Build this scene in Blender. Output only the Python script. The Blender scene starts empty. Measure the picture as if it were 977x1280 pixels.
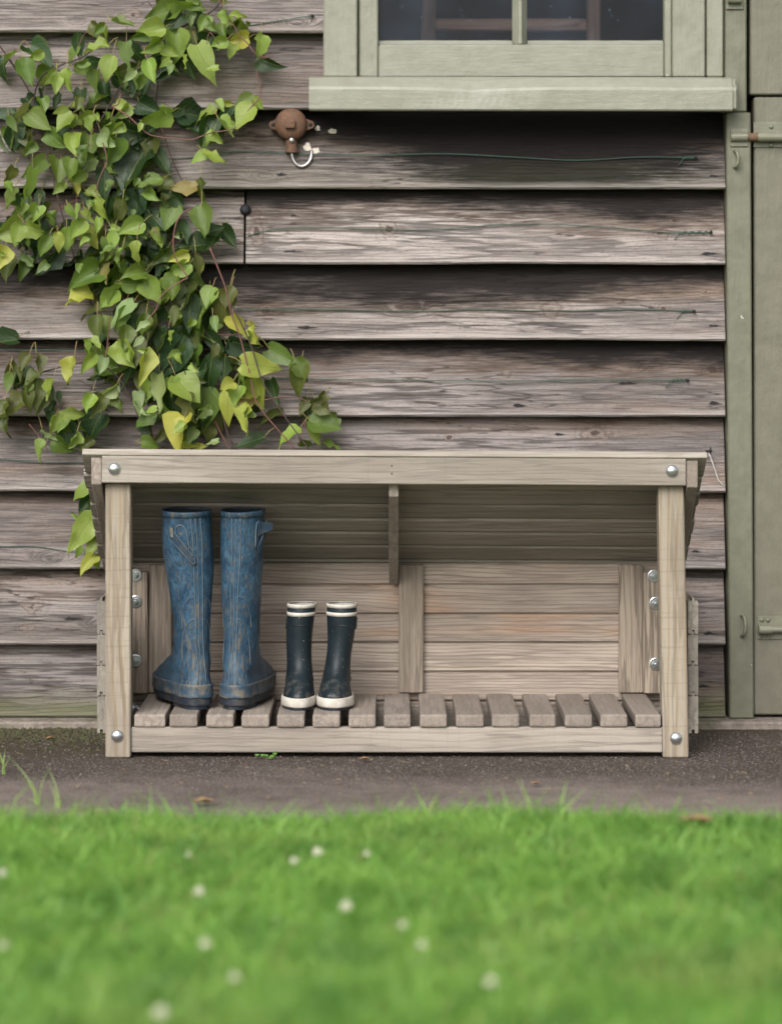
import bpy, bmesh, math, random
import numpy as np
from mathutils import Vector, Matrix, noise as mnoise

rnd = random.Random(7)
S = bpy.context.scene
COL = S.collection
R = math.radians

# ------------------------------------------------------------------ camera, sky, sun, exposure
F, CX, CY, H = 3445.0, 488.0, 420.0, 0.812      # focal length and horizon in photo pixels, eye height in metres
def X(px, Y): return (px - CX) * Y / F
def Z(py, Y): return H - (py - CY) * Y / F
def P(px, py, Y): return Vector((X(px, Y), Y, Z(py, Y)))

cam_d = bpy.data.cameras.new("camera")
cam = bpy.data.objects.new("camera", cam_d); COL.objects.link(cam)
cam.location = (0, 0, H); cam.rotation_euler = (R(90), 0, 0)
cam_d.sensor_fit = 'HORIZONTAL'; cam_d.sensor_width = 24.0
cam_d.lens = F / 977 * 24.0
cam_d.shift_y = -220 / 977
cam_d.clip_start = 0.05; cam_d.clip_end = 2000
cam_d.dof.use_dof = True; cam_d.dof.focus_distance = 5.46; cam_d.dof.aperture_fstop = 1.75
S.camera = cam

SUN_EL, SUN_AZ = R(38), R(200)                   # azimuth clockwise from +Y
W = bpy.data.worlds.new("World"); S.world = W; W.use_nodes = True
wt = W.node_tree; wt.nodes.clear()
sky = wt.nodes.new('ShaderNodeTexSky'); sky.sky_type = 'NISHITA'; sky.sun_disc = False
sky.sun_elevation = SUN_EL; sky.sun_rotation = SUN_AZ
sky.air_density = 1.0; sky.dust_density = 4.0; sky.ozone_density = 1.0
hsv = wt.nodes.new('ShaderNodeHueSaturation'); hsv.inputs['Saturation'].default_value = 0.20
bg = wt.nodes.new('ShaderNodeBackground'); bg.inputs['Strength'].default_value = 0.115
wo = wt.nodes.new('ShaderNodeOutputWorld')
wt.links.new(sky.outputs[0], hsv.inputs['Color']); wt.links.new(hsv.outputs[0], bg.inputs['Color'])
wt.links.new(bg.outputs[0], wo.inputs['Surface'])
sd = bpy.data.lights.new("sun", 'SUN'); sd.energy = 1.5; sd.angle = R(38); sd.color = (1.0, 0.975, 0.945)
sun = bpy.data.objects.new("sun", sd); COL.objects.link(sun)
dirv = Vector((math.sin(SUN_AZ) * math.cos(SUN_EL), math.cos(SUN_AZ) * math.cos(SUN_EL), math.sin(SUN_EL)))
sun.rotation_euler = (-dirv).to_track_quat('-Z', 'Y').to_euler(); sun.location = dirv * 20
S.view_settings.view_transform = 'Standard'; S.view_settings.look = 'None'
S.cycles.use_denoising = True; S.cycles.denoiser = 'OPENIMAGEDENOISE'; S.cycles.denoising_input_passes = 'RGB_ALBEDO_NORMAL'; S.cycles.denoising_prefilter = 'ACCURATE'
S.view_settings.gamma = 1.0; S.view_settings.exposure = 0.84

# ------------------------------------------------------------------ object helpers
WL = {}                                            # world position of every object's origin
def reg(o, parent, loc):
    loc = Vector(loc); COL.objects.link(o)
    if parent is not None:
        o.parent = parent; o.location = loc - WL[parent.name]
    else:
        o.location = loc
    WL[o.name] = loc
    return o
def tag(o, label=None, cat=None, group=None, kind=None):
    if label: o['label'] = label
    if cat: o['category'] = cat
    if group: o['group'] = group
    if kind: o['kind'] = kind
    return o
def thing(name, loc, label, cat, group=None):
    return tag(reg(bpy.data.objects.new(name, None), None, loc), label, cat, group)
def from_bm(name, bm, mat, parent=None, loc=None, smooth=False):
    """vertices in world coordinates; the origin goes to loc (default: middle of the piece)"""
    bm.normal_update()
    if loc is None:
        mn = Vector([min(v.co[i] for v in bm.verts) for i in range(3)]); mx = Vector([max(v.co[i] for v in bm.verts) for i in range(3)])
        loc = (mn + mx) / 2
    loc = Vector(loc)
    for v in bm.verts: v.co -= loc
    me = bpy.data.meshes.new(name); bm.to_mesh(me); bm.free()
    if smooth:
        for p in me.polygons: p.use_smooth = True
    me.materials.append(mat)
    return reg(bpy.data.objects.new(name, me), parent, loc)
def bm_box(bm, x0, x1, y0, y1, z0, z1, bev=0.0, seg=1):
    vs = [bm.verts.new((x, y, z)) for x in (x0, x1) for y in (y0, y1) for z in (z0, z1)]
    fs = [bm.faces.new([vs[i] for i in q]) for q in ((0,1,3,2),(4,6,7,5),(0,4,5,1),(2,3,7,6),(0,2,6,4),(1,5,7,3))]
    if bev:
        es = list({e for f in fs for e in f.edges})
        bmesh.ops.bevel(bm, geom=es, offset=bev, segments=seg, profile=0.6, affect='EDGES')
def box(name, x0, x1, y0, y1, z0, z1, mat, parent=None, bev=0.002, seg=1, fn=None, loc=None):
    bm = bmesh.new(); bm_box(bm, x0, x1, y0, y1, z0, z1, bev, seg)
    if fn:
        for v in bm.verts: v.co = fn(v.co)
    return from_bm(name, bm, mat, parent, loc)
def prism(name, prof, axis, a0, a1, mat, parent=None, n=1, fn=None, loc=None, bev=0.0):
    """prof: 2-D outline; axis x -> (y,z), axis y -> (x,z); extruded a0..a1 in n steps"""
    bm = bmesh.new(); rings = []
    for k in range(n + 1):
        a = a0 + (a1 - a0) * k / n
        rings.append([bm.verts.new((a, p, q) if axis == 'x' else (p, a, q)) for p, q in prof])
    m = len(prof)
    for k in range(n):
        for i in range(m):
            bm.faces.new((rings[k][i], rings[k][(i+1) % m], rings[k+1][(i+1) % m], rings[k+1][i]))
    bm.faces.new(rings[0][::-1]); bm.faces.new(rings[-1])
    bmesh.ops.recalc_face_normals(bm, faces=bm.faces[:])
    if bev: bmesh.ops.bevel(bm, geom=bm.edges[:], offset=bev, segments=1, affect='EDGES')
    if fn:
        for v in bm.verts: v.co = fn(v.co)
    return from_bm(name, bm, mat, parent, loc)
def smooth_path(pts, sub=4):
    pts = [Vector(p) for p in pts]
    if len(pts) < 3: return pts
    out = []
    for i in range(len(pts) - 1):
        p0 = pts[max(i-1, 0)]; p1 = pts[i]; p2 = pts[i+1]; p3 = pts[min(i+2, len(pts)-1)]
        for k in range(sub):
            t = k / sub
            out.append(0.5*((2*p1)+(p2-p0)*t+(2*p0-5*p1+4*p2-p3)*t*t+(3*p1-p0-3*p2+p3)*t**3))
    out.append(pts[-1]); return out
def bm_tube(bm, pts, r0, r1=None, sides=6, cap=True):
    r1 = r0 if r1 is None else r1
    n = len(pts); rings = []; prev = None
    for i, p in enumerate(pts):
        d = (pts[min(i+1, n-1)] - pts[max(i-1, 0)])
        d = d.normalized() if d.length > 1e-9 else Vector((0, 0, 1))
        if prev is None:
            u = d.orthogonal().normalized()
        else:
            u = prev - d * prev.dot(d)
            u = u.normalized() if u.length > 1e-6 else d.orthogonal().normalized()
        prev = u; w = d.cross(u); r = r0 + (r1 - r0) * i / max(n-1, 1)
        rings.append([bm.verts.new(p + (u*math.cos(2*math.pi*k/sides) + w*math.sin(2*math.pi*k/sides))*r) for k in range(sides)])
    for a, b in zip(rings, rings[1:]):
        for k in range(sides): bm.faces.new((a[k], a[(k+1) % sides], b[(k+1) % sides], b[k]))
    if cap: bm.faces.new(rings[0][::-1]); bm.faces.new(rings[-1])
def tube(name, pts, r0, mat, parent=None, r1=None, sides=6, sub=4, loc=None):
    bm = bmesh.new(); bm_tube(bm, smooth_path(pts, sub), r0, r1, sides)
    return from_bm(name, bm, mat, parent, loc, smooth=True)
def bm_revolve(bm, c, prof, axis='y', seg=20, sx=1.0):
    """prof: (radius, distance toward the viewer); axis y: revolved about the line of sight"""
    rings = []
    for r, h in prof:
        ring = []
        for k in range(seg):
            a = 2*math.pi*k/seg
            if axis == 'y': q = Vector((r*math.cos(a)*sx, -h, r*math.sin(a)))
            else: q = Vector((r*math.cos(a), r*math.sin(a), h))
            ring.append(bm.verts.new(c + q))
        rings.append(ring)
    for a, b in zip(rings, rings[1:]):
        for k in range(seg): bm.faces.new((a[k], a[(k+1) % seg], b[(k+1) % seg], b[k]))
    bm.faces.new(rings[0]); bm.faces.new(rings[-1])
    bmesh.ops.recalc_face_normals(bm, faces=bm.faces[:])
def revolve(name, c, prof, mat, parent=None, axis='y', seg=20, smooth=True):
    bm = bmesh.new(); bm_revolve(bm, Vector(c), prof, axis, seg)
    return from_bm(name, bm, mat, parent, None, smooth=smooth)

# ------------------------------------------------------------------ material helpers
class NT:
    def __init__(self, name):
        self.m = bpy.data.materials.new(name); self.m.use_nodes = True
        self.t = self.m.node_tree; self.t.nodes.clear()
        self.out = self.t.nodes.new('ShaderNodeOutputMaterial')
    def n(self, typ, ins=None, **props):
        x = self.t.nodes.new(typ)
        for k, v in props.items(): setattr(x, k, v)
        for k, v in (ins or {}).items(): self.set(x.inputs[k], v)
        return x
    def set(self, sock, v):
        if isinstance(v, bpy.types.NodeSocket): self.t.links.new(v, sock)
        else:
            if hasattr(sock.default_value, '__len__') and not isinstance(v, (tuple, list)): v = (v,)*len(sock.default_value)
            if hasattr(sock.default_value, '__len__') and len(sock.default_value) == 4 and len(v) == 3: v = (*v, 1)
            sock.default_value = v
    def math(self, op, a, b=0.0, clamp=False):
        x = self.n('ShaderNodeMath', {0: a, 1: b}, operation=op); x.use_clamp = clamp; return x.outputs[0]
    def vmul(self, v, k): return self.n('ShaderNodeVectorMath', {0: v, 1: k}, operation='MULTIPLY').outputs[0]
    def vadd(self, v, k): return self.n('ShaderNodeVectorMath', {0: v, 1: k}, operation='ADD').outputs[0]
    def noise(self, v, scale=1.0, detail=2.0, rough=0.55, dist=0.0):
        return self.n('ShaderNodeTexNoise', {'Vector': v, 'Scale': scale, 'Detail': detail, 'Roughness': rough, 'Distortion': dist}).outputs[0]
    def step(self, v, a, b, lo=0.0, hi=1.0):
        x = self.n('ShaderNodeMapRange', {0: v, 1: a, 2: b, 3: lo, 4: hi}, interpolation_type='SMOOTHSTEP'); return x.outputs[0]
    def mix(self, f, a, b, mode='MIX'):
        x = self.n('ShaderNodeMix', data_type='RGBA', blend_type=mode)
        self.set(x.inputs[0], f); self.set(x.inputs[6], a); self.set(x.inputs[7], b); return x.outputs[2]
    def coords(self, which='Object'): return self.n('ShaderNodeTexCoord').outputs[which]
    def xyz(self, v):
        x = self.n('ShaderNodeSeparateXYZ', {0: v}); return x.outputs[0], x.outputs[1], x.outputs[2]
    def vec(self, a, b, c): return self.n('ShaderNodeCombineXYZ', {0: a, 1: b, 2: c}).outputs[0]
    def objinfo(self): return self.n('ShaderNodeObjectInfo').outputs
    def bump(self, h, strength=0.3, dist=0.002, normal=None):
        x = self.n('ShaderNodeBump', {'Height': h, 'Strength': strength, 'Distance': dist})
        if normal is not None: self.set(x.inputs['Normal'], normal)
        return x.outputs[0]
    def finish(self, col, rough=0.6, normal=None, metal=0.0, spec=0.5, trans=None, **kw):
        b = self.n('ShaderNodeBsdfPrincipled', {'Base Color': col, 'Roughness': rough, 'Metallic': metal, 'Specular IOR Level': spec})
        for k, v in kw.items(): self.set(b.inputs[k], v)
        if normal is not None: self.set(b.inputs['Normal'], normal)
        sh = b.outputs[0]
        if trans is not None:
            tcol, f = trans
            tr = self.n('ShaderNodeBsdfTranslucent', {'Color': tcol})
            if normal is not None: self.set(tr.inputs['Normal'], normal)
            sh = self.n('ShaderNodeMixShader', {0: f, 1: sh, 2: tr.outputs[0]}).outputs[0]
        self.t.links.new(sh, self.out.inputs['Surface']); return self.m

def simple(name, col, rough=0.5, metal=0.0, var=0.25, scale=60, bump=0.15, col2=None):
    k = NT(name); c = k.coords(); a = k.noise(c, scale, 4, 0.6)
    col2 = col2 or tuple(v*(1-var) for v in col)
    return k.finish(k.mix(k.step(a, .35, .65), col, col2), rough, k.bump(a, bump, .001), metal)

def wood_nodes(k, axis, c_lo, c_hi, c_grain, ringf=26, ring_amt=.45, knot=.3, fibre_amt=.4, dark=None, warm=None, ring_lo=.3):
    o = k.objinfo(); x, y, z = k.xyz(k.coords())
    v = k.vec(x, y, z) if axis == 'x' else k.vec(z, y, x) if axis == 'z' else k.vec(y, z, x)
    rv = k.vec(k.math('MULTIPLY', o['Random'], 61.0), k.math('MULTIPLY', o['Random'], 17.0), k.math('MULTIPLY', o['Random'], 29.0))
    V = k.vadd(v, rv)
    vo = k.n('ShaderNodeTexVoronoi', {'Vector': k.vmul(V, (6.5, 1.5, 17.0)), 'Scale': 1.0}, feature='F1')
    d = vo.outputs['Distance']; pick = k.math('GREATER_THAN', k.xyz(vo.outputs['Color'])[0], 1 - knot)
    km = k.math('MULTIPLY', k.step(d, .42, .0), pick)
    core = k.math('MULTIPLY', k.step(d, .11, .05), pick)
    kring = k.math('MULTIPLY', k.step(k.math('SINE', k.math('MULTIPLY', d, 90)), -.2, 1), k.math('MULTIPLY', k.step(d, .26, .08), pick))
    n1 = k.noise(k.vmul(V, (1.3, 7, 7)), 1, 3, .5, .2)
    ph = k.math('ADD', k.math('MULTIPLY', n1, .55), k.math('ADD', k.math('MULTIPLY', k.xyz(V)[2], 8.0), k.math('MULTIPLY', km, .35)))
    ring = k.step(k.math('SINE', k.math('MULTIPLY', ph, ringf * 2.2)), ring_lo, 1)
    fib = k.noise(k.vmul(V, (15, 380, 380)), 1, 3, .65)
    fib2 = k.noise(k.vmul(V, (6, 130, 130)), 1, 3, .65)
    big = k.noise(k.vmul(V, (2.0, 7, 7)), 1, 3, .5)
    col = k.mix(k.step(big, .32, .68), c_lo, c_hi)
    if warm: col = k.mix(k.math('MULTIPLY', k.step(k.noise(k.vmul(V, (1.6, 5, 11)), 1.3, 3, .5), .56, .72), .55), col, warm)
    tone = k.math('ADD', k.math('MULTIPLY', o['Random'], .30), .85)
    col = k.mix(1.0, col, k.vec(tone, tone, tone), 'MULTIPLY')
    col = k.mix(k.math('MULTIPLY', ring, ring_amt), col, c_grain)
    dk = dark or tuple(c * .45 for c in c_grain)
    col = k.mix(k.math('MULTIPLY', k.step(fib, .5, .72), fibre_amt), col, dk)
    col = k.mix(k.math('MULTIPLY', k.step(fib2, .52, .75), fibre_amt * .9), col, dk)
    crk = k.noise(k.vadd(k.vmul(V, (1.9, 26, 26)), k.vec(0, 0, km)), 1, 4, .6)
    crk = k.math('MULTIPLY', k.step(k.math('ABSOLUTE', k.math('SUBTRACT', crk, .5)), .050, .012), k.step(big, .36, .56))
    crk2 = k.noise(k.vadd(k.vmul(V, (4.0, 74, 74)), k.vec(3, 0, km)), 1, 3, .6)
    crk2 = k.math('MULTIPLY', k.step(k.math('ABSOLUTE', k.math('SUBTRACT', crk2, .5)), .070, .015), k.step(big, .62, .40))
    crk = k.math('MAXIMUM', crk, k.math('MULTIPLY', crk2, .7))
    col = k.mix(k.math('MULTIPLY', crk, min(.85, fibre_amt * 1.5)), col, dk)
    col = k.mix(k.math('MULTIPLY', kring, .5), col, dk)
    col = k.mix(k.math('MULTIPLY', core, .75), col, tuple(c * .5 for c in dk))
    h = k.math('ADD', k.math('MULTIPLY', ring, -.5), k.math('ADD', k.math('MULTIPLY', k.math('ADD', fib, fib2), -.7), k.math('MULTIPLY', crk, -.8)))
    return col, h, V, (x, y, z), o

def wood(name, axis, c_lo, c_hi, c_grain, rough=.78, bump=.35, saw=0, sawaxis='z', **kw):
    k = NT(name); col, h, V, (x, y, z), o = wood_nodes(k, axis, c_lo, c_hi, c_grain, **kw)
    if saw:
        s = {'x': x, 'z': z, 'y': y}[sawaxis]
        sn = k.noise(k.vec(k.math('MULTIPLY', s, 190), k.math('MULTIPLY', x if sawaxis != 'x' else z, 10), 0.3), 1, 1, .5)
        sm = k.math('MULTIPLY', k.step(sn, .55, .75), saw)
        col = k.mix(sm, col, tuple(c * .6 for c in c_lo)); h = k.math('SUBTRACT', h, sm)
    return k.finish(col, rough, k.bump(h, bump, .0015), spec=.25)

M = {}
# bench timber: pressure-treated pine gone grey-beige, three grain directions
BL, BH, BG = (.255, .222, .185), (.365, .324, .276), (.215, .182, .152)
M['bench_x'] = wood('bench_timber_lengthways', 'x', BL, BH, BG, saw=.10, sawaxis='x', ring_amt=.30, knot=.0, fibre_amt=.22)
M['bench_z'] = wood('bench_timber_upright', 'z', (.25, .216, .172), (.335, .29, .228), (.255, .185, .115), saw=.3, sawaxis='z', ringf=20, ring_amt=.6, knot=.1, fibre_amt=.28)
M['bench_y'] = wood('bench_timber_crossways', 'y', (.215, .180, .150), (.295, .250, .212), (.20, .166, .14), saw=.10, sawaxis='y', ring_amt=.3, knot=.0, fibre_amt=.22)
M['back_x'] = wood('back_board_timber', 'x', (.285, .235, .195), (.44, .37, .31), (.19, .147, .116), warm=(.42, .245, .14), ringf=46, ring_amt=.55, knot=.03, fibre_amt=.25)
M['back_z'] = wood('back_batten_timber', 'z', (.27, .225, .178), (.37, .305, .24), (.20, .16, .122), ringf=30, ring_amt=.6, knot=.05)
M['roof_x'] = wood('roof_board_timber', 'x', (.25, .222, .185), (.335, .30, .255), (.18, .145, .118), ringf=24, ring_amt=.3, knot=.12, fibre_amt=.18)
M['side_y'] = wood('side_board_timber', 'y', (.20, .18, .155), (.27, .245, .205), (.16, .14, .115), ring_amt=.3, knot=.0, fibre_amt=.2)

def cladding():
    k = NT('weathered_cladding')
    col, h, V, (x, y, z), o = wood_nodes(k, 'x', (.195, .165, .153), (.320, .282, .264), (.13, .110, .104), ringf=46, ring_amt=.30, knot=.14, fibre_amt=.5, dark=(.06, .052, .05))
    cr, cg, cb = k.xyz(o['Color'])
    geo = k.n('ShaderNodeNewGeometry').outputs['Position']; gx, gy, gz = k.xyz(geo)
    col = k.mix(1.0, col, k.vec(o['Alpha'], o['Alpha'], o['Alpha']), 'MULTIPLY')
    warm = k.noise(k.vmul(V, (1.3, 5, 16)), 1, 3, .5)
    col = k.mix(k.math('MULTIPLY', k.step(warm, .48, .72), k.math('MULTIPLY', cg, .95)), col, (.29, .20, .145))
    pale = k.noise(k.vmul(V, (3.5, 6, 40)), 1, 5, .7)
    col = k.mix(k.math('MULTIPLY', k.step(pale, .5, .70), .12), col, (.50, .465, .45))
    mot = k.noise(k.vmul(V, (7, 7, 12)), 1, 5, .65)
    col = k.mix(k.math('MULTIPLY', k.step(mot, .50, .72), .30), col, (.13, .105, .095))
    wob = k.noise(k.vmul(geo, (38, 1, 55)), 1, 4, .65)
    for px, py, rx, rz_ in ((690, 385, 17, 13), (485, 287, 15, 13), (488, 190, 8, 9), (828, 386, 9, 7), (882, 365, 8, 5), (803, 266, 8, 6), (842, 275, 9, 6), (826, 291, 13, 9), (745, 541, 24, 11), (560, 547, 10, 7), (320, 287, 11, 26),
                          (330, 388, 16, 9), (40, 757, 18, 13), (35, 785, 14, 7), (632, 466, 12, 8), (890, 462, 18, 9), (300, 160, 16, 10), (165, 18, 18, 8)):
        kx, kz = X(px, 5.755), Z(py, 5.755)
        ex = k.math('MULTIPLY', k.math('SUBTRACT', gx, kx), 600 / rx); ez = k.math('MULTIPLY', k.math('SUBTRACT', gz, kz), 600 / rz_)
        d = k.math('SQRT', k.math('ADD', k.math('MULTIPLY', ex, ex), k.math('MULTIPLY', ez, ez)))
        d = k.math('ADD', d, k.math('MULTIPLY', k.math('SUBTRACT', wob, .5), 1.9))
        rg = k.math('MULTIPLY', k.step(k.math('SINE', k.math('MULTIPLY', d, 11.0)), .0, 1), k.step(d, 1.6, .7))
        body = k.step(d, 1.0, .5)
        col = k.mix(k.math('MULTIPLY', body, .4), col, (.23, .18, .15))
        col = k.mix(k.math('MULTIPLY', rg, .5), col, (.07, .05, .042))
        col = k.mix(k.math('MULTIPLY', k.step(d, .30, .12), .8), col, (.05, .035, .03))
    # black mildew on the upper part of each board, ragged along the grain, strengthened to deepen the shade under the laps; strength per board in the object colour
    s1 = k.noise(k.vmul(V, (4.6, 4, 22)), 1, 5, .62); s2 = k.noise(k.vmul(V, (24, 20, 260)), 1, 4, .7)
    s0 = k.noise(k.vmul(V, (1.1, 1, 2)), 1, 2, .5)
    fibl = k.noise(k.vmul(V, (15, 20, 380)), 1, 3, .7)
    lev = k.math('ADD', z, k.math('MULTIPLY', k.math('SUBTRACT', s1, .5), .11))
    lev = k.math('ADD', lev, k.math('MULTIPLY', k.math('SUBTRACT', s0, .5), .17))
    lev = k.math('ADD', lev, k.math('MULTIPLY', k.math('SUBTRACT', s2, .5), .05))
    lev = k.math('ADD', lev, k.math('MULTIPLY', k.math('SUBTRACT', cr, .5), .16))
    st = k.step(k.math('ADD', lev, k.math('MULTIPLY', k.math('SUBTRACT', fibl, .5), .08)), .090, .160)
    pit = k.noise(k.vmul(V, (140, 20, 260)), 1, 3, .7)
    col = k.mix(k.math('MULTIPLY', k.step(pit, .54, .70), .45), col, (.07, .055, .05))
    chk = k.noise(k.vmul(V, (1.4, 2, 17)), 1, 4, .6)
    chk = k.math('MULTIPLY', k.step(k.math('ABSOLUTE', k.math('SUBTRACT', chk, .47)), .010, .003), k.step(s1, .40, .56))
    col = k.mix(k.math('MULTIPLY', chk, .8), col, (.04, .032, .03))
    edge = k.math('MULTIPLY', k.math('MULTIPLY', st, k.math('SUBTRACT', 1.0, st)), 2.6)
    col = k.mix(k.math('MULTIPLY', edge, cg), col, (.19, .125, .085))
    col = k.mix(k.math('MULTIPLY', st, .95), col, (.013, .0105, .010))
    # soot blotch under the window, also painting in the sill's shadow; ragged outline
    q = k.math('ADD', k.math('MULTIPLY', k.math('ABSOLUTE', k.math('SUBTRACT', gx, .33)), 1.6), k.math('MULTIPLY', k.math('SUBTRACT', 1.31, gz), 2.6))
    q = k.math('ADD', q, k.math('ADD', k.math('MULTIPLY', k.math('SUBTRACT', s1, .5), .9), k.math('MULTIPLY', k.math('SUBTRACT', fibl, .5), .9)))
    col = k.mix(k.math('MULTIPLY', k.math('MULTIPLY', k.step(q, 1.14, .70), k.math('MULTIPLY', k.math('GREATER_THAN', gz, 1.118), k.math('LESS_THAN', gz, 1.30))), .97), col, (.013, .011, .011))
    lite = k.math('MULTIPLY', k.step(k.math('ADD', z, k.math('MULTIPLY', s1, .02)), .028, .012), .35)
    col = k.mix(lite, col, (.50, .45, .42))
    alg = k.math('MULTIPLY', cb, k.step(k.math('ADD', k.math('MULTIPLY', s1, .10), k.math('MULTIPLY', z, -1)), -.02, .04))
    col = k.mix(alg, col, (.10, .11, .045))
    return k.finish(col, .85, k.bump(h, .75, .0025), spec=.1)
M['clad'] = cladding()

def paint(name, c, c2, rough=.5, vert=False, grime=.25):
    k = NT(name); p = k.coords(); o = k.objinfo()
    v = k.vadd(p, k.vec(k.math('MULTIPLY', o['Random'], 9), 0, 0))
    g = k.noise(k.vmul(v, (150, 60, 14) if vert else (14, 60, 150)), 1, 4, .6)
    lump = k.noise(v, 30, 4, .6); fine = k.noise(v, 160, 3, .6)
    crack = k.step(k.noise(k.vmul(v, (110, 40, 9) if vert else (9, 40, 110)), 1, 5, .7), .69, .72)
    col = k.mix(k.step(lump, .35, .7), c, c2)
    dirt = k.step(k.noise(v, 9, 5, .65), .5, .75)
    col = k.mix(k.math('MULTIPLY', dirt, grime), col, tuple(a * .5 for a in c2))
    col = k.mix(k.math('MULTIPLY', crack, .55), col, tuple(a * .45 for a in c2))
    chip = k.step(k.noise(k.vmul(v, (40, 40, 22) if vert else (22, 40, 40)), 1, 3, .6), .735, .75)
    col = k.mix(k.math('MULTIPLY', chip, .6), col, (.62, .62, .52))
    h = k.math('ADD', k.math('MULTIPLY', g, .6), k.math('ADD', lump, k.math('MULTIPLY', fine, .25)))
    h = k.math('SUBTRACT', h, k.math('MULTIPLY', crack, .8))
    return k.finish(col, rough, k.bump(h, .5, .0025))
M['paint_w'] = paint('pale_sage_gloss_paint', (.225, .223, .176), (.200, .198, .153), .42)
M['paint_wv'] = paint('pale_sage_gloss_paint_upright', (.222, .221, .172), (.190, .189, .143), .42, True)
M['paint_j'] = paint('sage_jamb_paint', (.142, .142, .100), (.118, .116, .080), .45, True)
M['paint_d'] = paint('olive_door_paint', (.142, .133, .098), (.124, .116, .083), .45, True, .35)
M['iron_p'] = paint('painted_iron', (.165, .163, .115), (.135, .133, .095), .4, False, .4)

M['zinc'] = simple('zinc_plate', (.62, .64, .66), .28, .95, .15, 200, .05)
M['rust'] = simple('rusty_iron', (.16, .075, .04), .75, .2, .4, 220, .5, (.09, .055, .038))
M['rustor'] = simple('orange_rust', (.16, .095, .055), .85, 0, .4, 250, .4)
M['steel'] = simple('bare_steel', (.55, .53, .52), .35, .9, .3, 200, .1)
M['nail'] = simple('black_iron', (.012, .012, .014), .7, .2, .3, 200, .2)
M['wire'] = simple('green_plastic_wire', (.03, .085, .06), .5, 0, .3, 90, .1)
M['flake'] = simple('flaking_render', (.62, .55, .48), .9, 0, .15, 300, .4)
M['string'] = simple('white_string', (.6, .58, .55), .9, 0, .2, 300, .2)
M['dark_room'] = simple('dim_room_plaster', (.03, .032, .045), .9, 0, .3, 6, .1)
M['brown'] = wood('dark_brown_furniture', 'z', (.12, .07, .05), (.17, .10, .075), (.08, .045, .03))
M['brown_x'] = wood('dark_brown_furniture_rail', 'x', (.12, .07, .05), (.17, .10, .075), (.08, .045, .03))
M['stem'] = simple('reddish_vine_stem', (.16, .055, .05), .6, 0, .4, 80, .2, (.10, .05, .035))
M['stem_d'] = simple('brown_vine_stem', (.06, .035, .03), .7, 0, .4, 80, .3)
M['petiole'] = simple('vine_petiole', (.22, .13, .06), .6, 0, .4, 80, .1, (.2, .2, .06))

def glass():
    k = NT('dusty_window_glass'); c = k.coords()
    n = k.noise(c, 130, 2, .5); spots = k.step(n, .745, .765)
    haze = k.step(k.noise(c, 6, 4, .6), .4, .8)
    g = k.n('ShaderNodeBsdfGlossy', {'Color': (1, 1, 1, 1), 'Roughness': .02, 'Normal': k.bump(k.noise(c, 5, 1, .5), .05, .004)})
    t = k.n('ShaderNodeBsdfTransparent', {'Color': (.9, .93, .95, 1)})
    fr = k.n('ShaderNodeFresnel', {'IOR': 1.21})
    m1 = k.n('ShaderNodeMixShader', {0: fr.outputs[0], 1: t.outputs[0], 2: g.outputs[0]})
    d = k.n('ShaderNodeBsdfDiffuse', {'Color': (.34, .46, .68, 1)})
    f = k.math('ADD', k.math('MULTIPLY', spots, .5), k.math('ADD', k.math('MULTIPLY', haze, .022), .003))
    m2 = k.n('ShaderNodeMixShader', {0: f, 1: m1.outputs[0], 2: d.outputs[0]})
    k.t.links.new(m2.outputs[0], k.out.inputs['Surface']); return k.m
M['glass'] = glass()

def rubber_blue():
    k = NT('muddy_blue_rubber'); c = k.coords(); x, y, z = k.xyz(c)
    a = k.noise(c, 22, 4, .6); b = k.noise(k.vmul(c, (190, 190, 110)), 1, 5, .7)
    streak = k.noise(k.vmul(c, (130, 130, 36)), 1, 5, .75); sp = k.noise(c, 420, 2, .6)
    col = k.mix(k.step(a, .3, .7), (.019, .050, .090), (.052, .110, .166))
    col = k.mix(k.math('MULTIPLY', k.step(b, .43, .58), .6), col, (.008, .017, .030))
    low = k.step(z, .36, .02)
    mud = k.step(k.math('ADD', k.math('ADD', k.math('MULTIPLY', streak, .65), k.math('MULTIPLY', b, .45)), k.math('ADD', k.math('MULTIPLY', low, .07), k.math('MULTIPLY', k.step(y, -.030, -.052), .045))), .625, .78)
    col = k.mix(k.math('MULTIPLY', mud, .72), col, (.175, .145, .095))
    col = k.mix(k.math('MULTIPLY', k.step(sp, .62, .72), k.math('ADD', k.math('MULTIPLY', low, .35), .08)), col, (.18, .15, .105))
    return k.finish(col, k.math('ADD', k.math('MULTIPLY', mud, .3), .38), k.bump(k.math('ADD', b, mud), .25, .0012), spec=.28)
M['rub_b'] = rubber_blue()
def dirty(name, c, mud, amt, rough=.6):
    k = NT(name); p = k.coords(); a = k.noise(p, 45, 5, .65); b = k.noise(p, 260, 3, .6)
    col = k.mix(k.math('MULTIPLY', k.step(a, .42, .62), amt), c, mud)
    col = k.mix(k.math('MULTIPLY', k.step(b, .55, .7), amt * .6), col, tuple(v * .5 for v in c))
    return k.finish(col, rough, k.bump(k.math('ADD', a, b), .3, .001))
M['strap_b'] = dirty('dark_blue_strap', (.012, .032, .058), (.06, .065, .06), .5)
M['fox_b'] = dirty('mud_smeared_blue_band', (.024, .052, .082), (.17, .135, .085), .6)
M['sole_b'] = dirty('dirty_dark_blue_sole', (.010, .017, .030), (.07, .06, .045), .5)
M['rib_b'] = dirty('scuffed_blue_rib', (.045, .09, .135), (.17, .14, .095), .5)
M['in_b'] = dirty('black_boot_lining', (.008, .009, .012), (.02, .02, .022), .4, .9)
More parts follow.
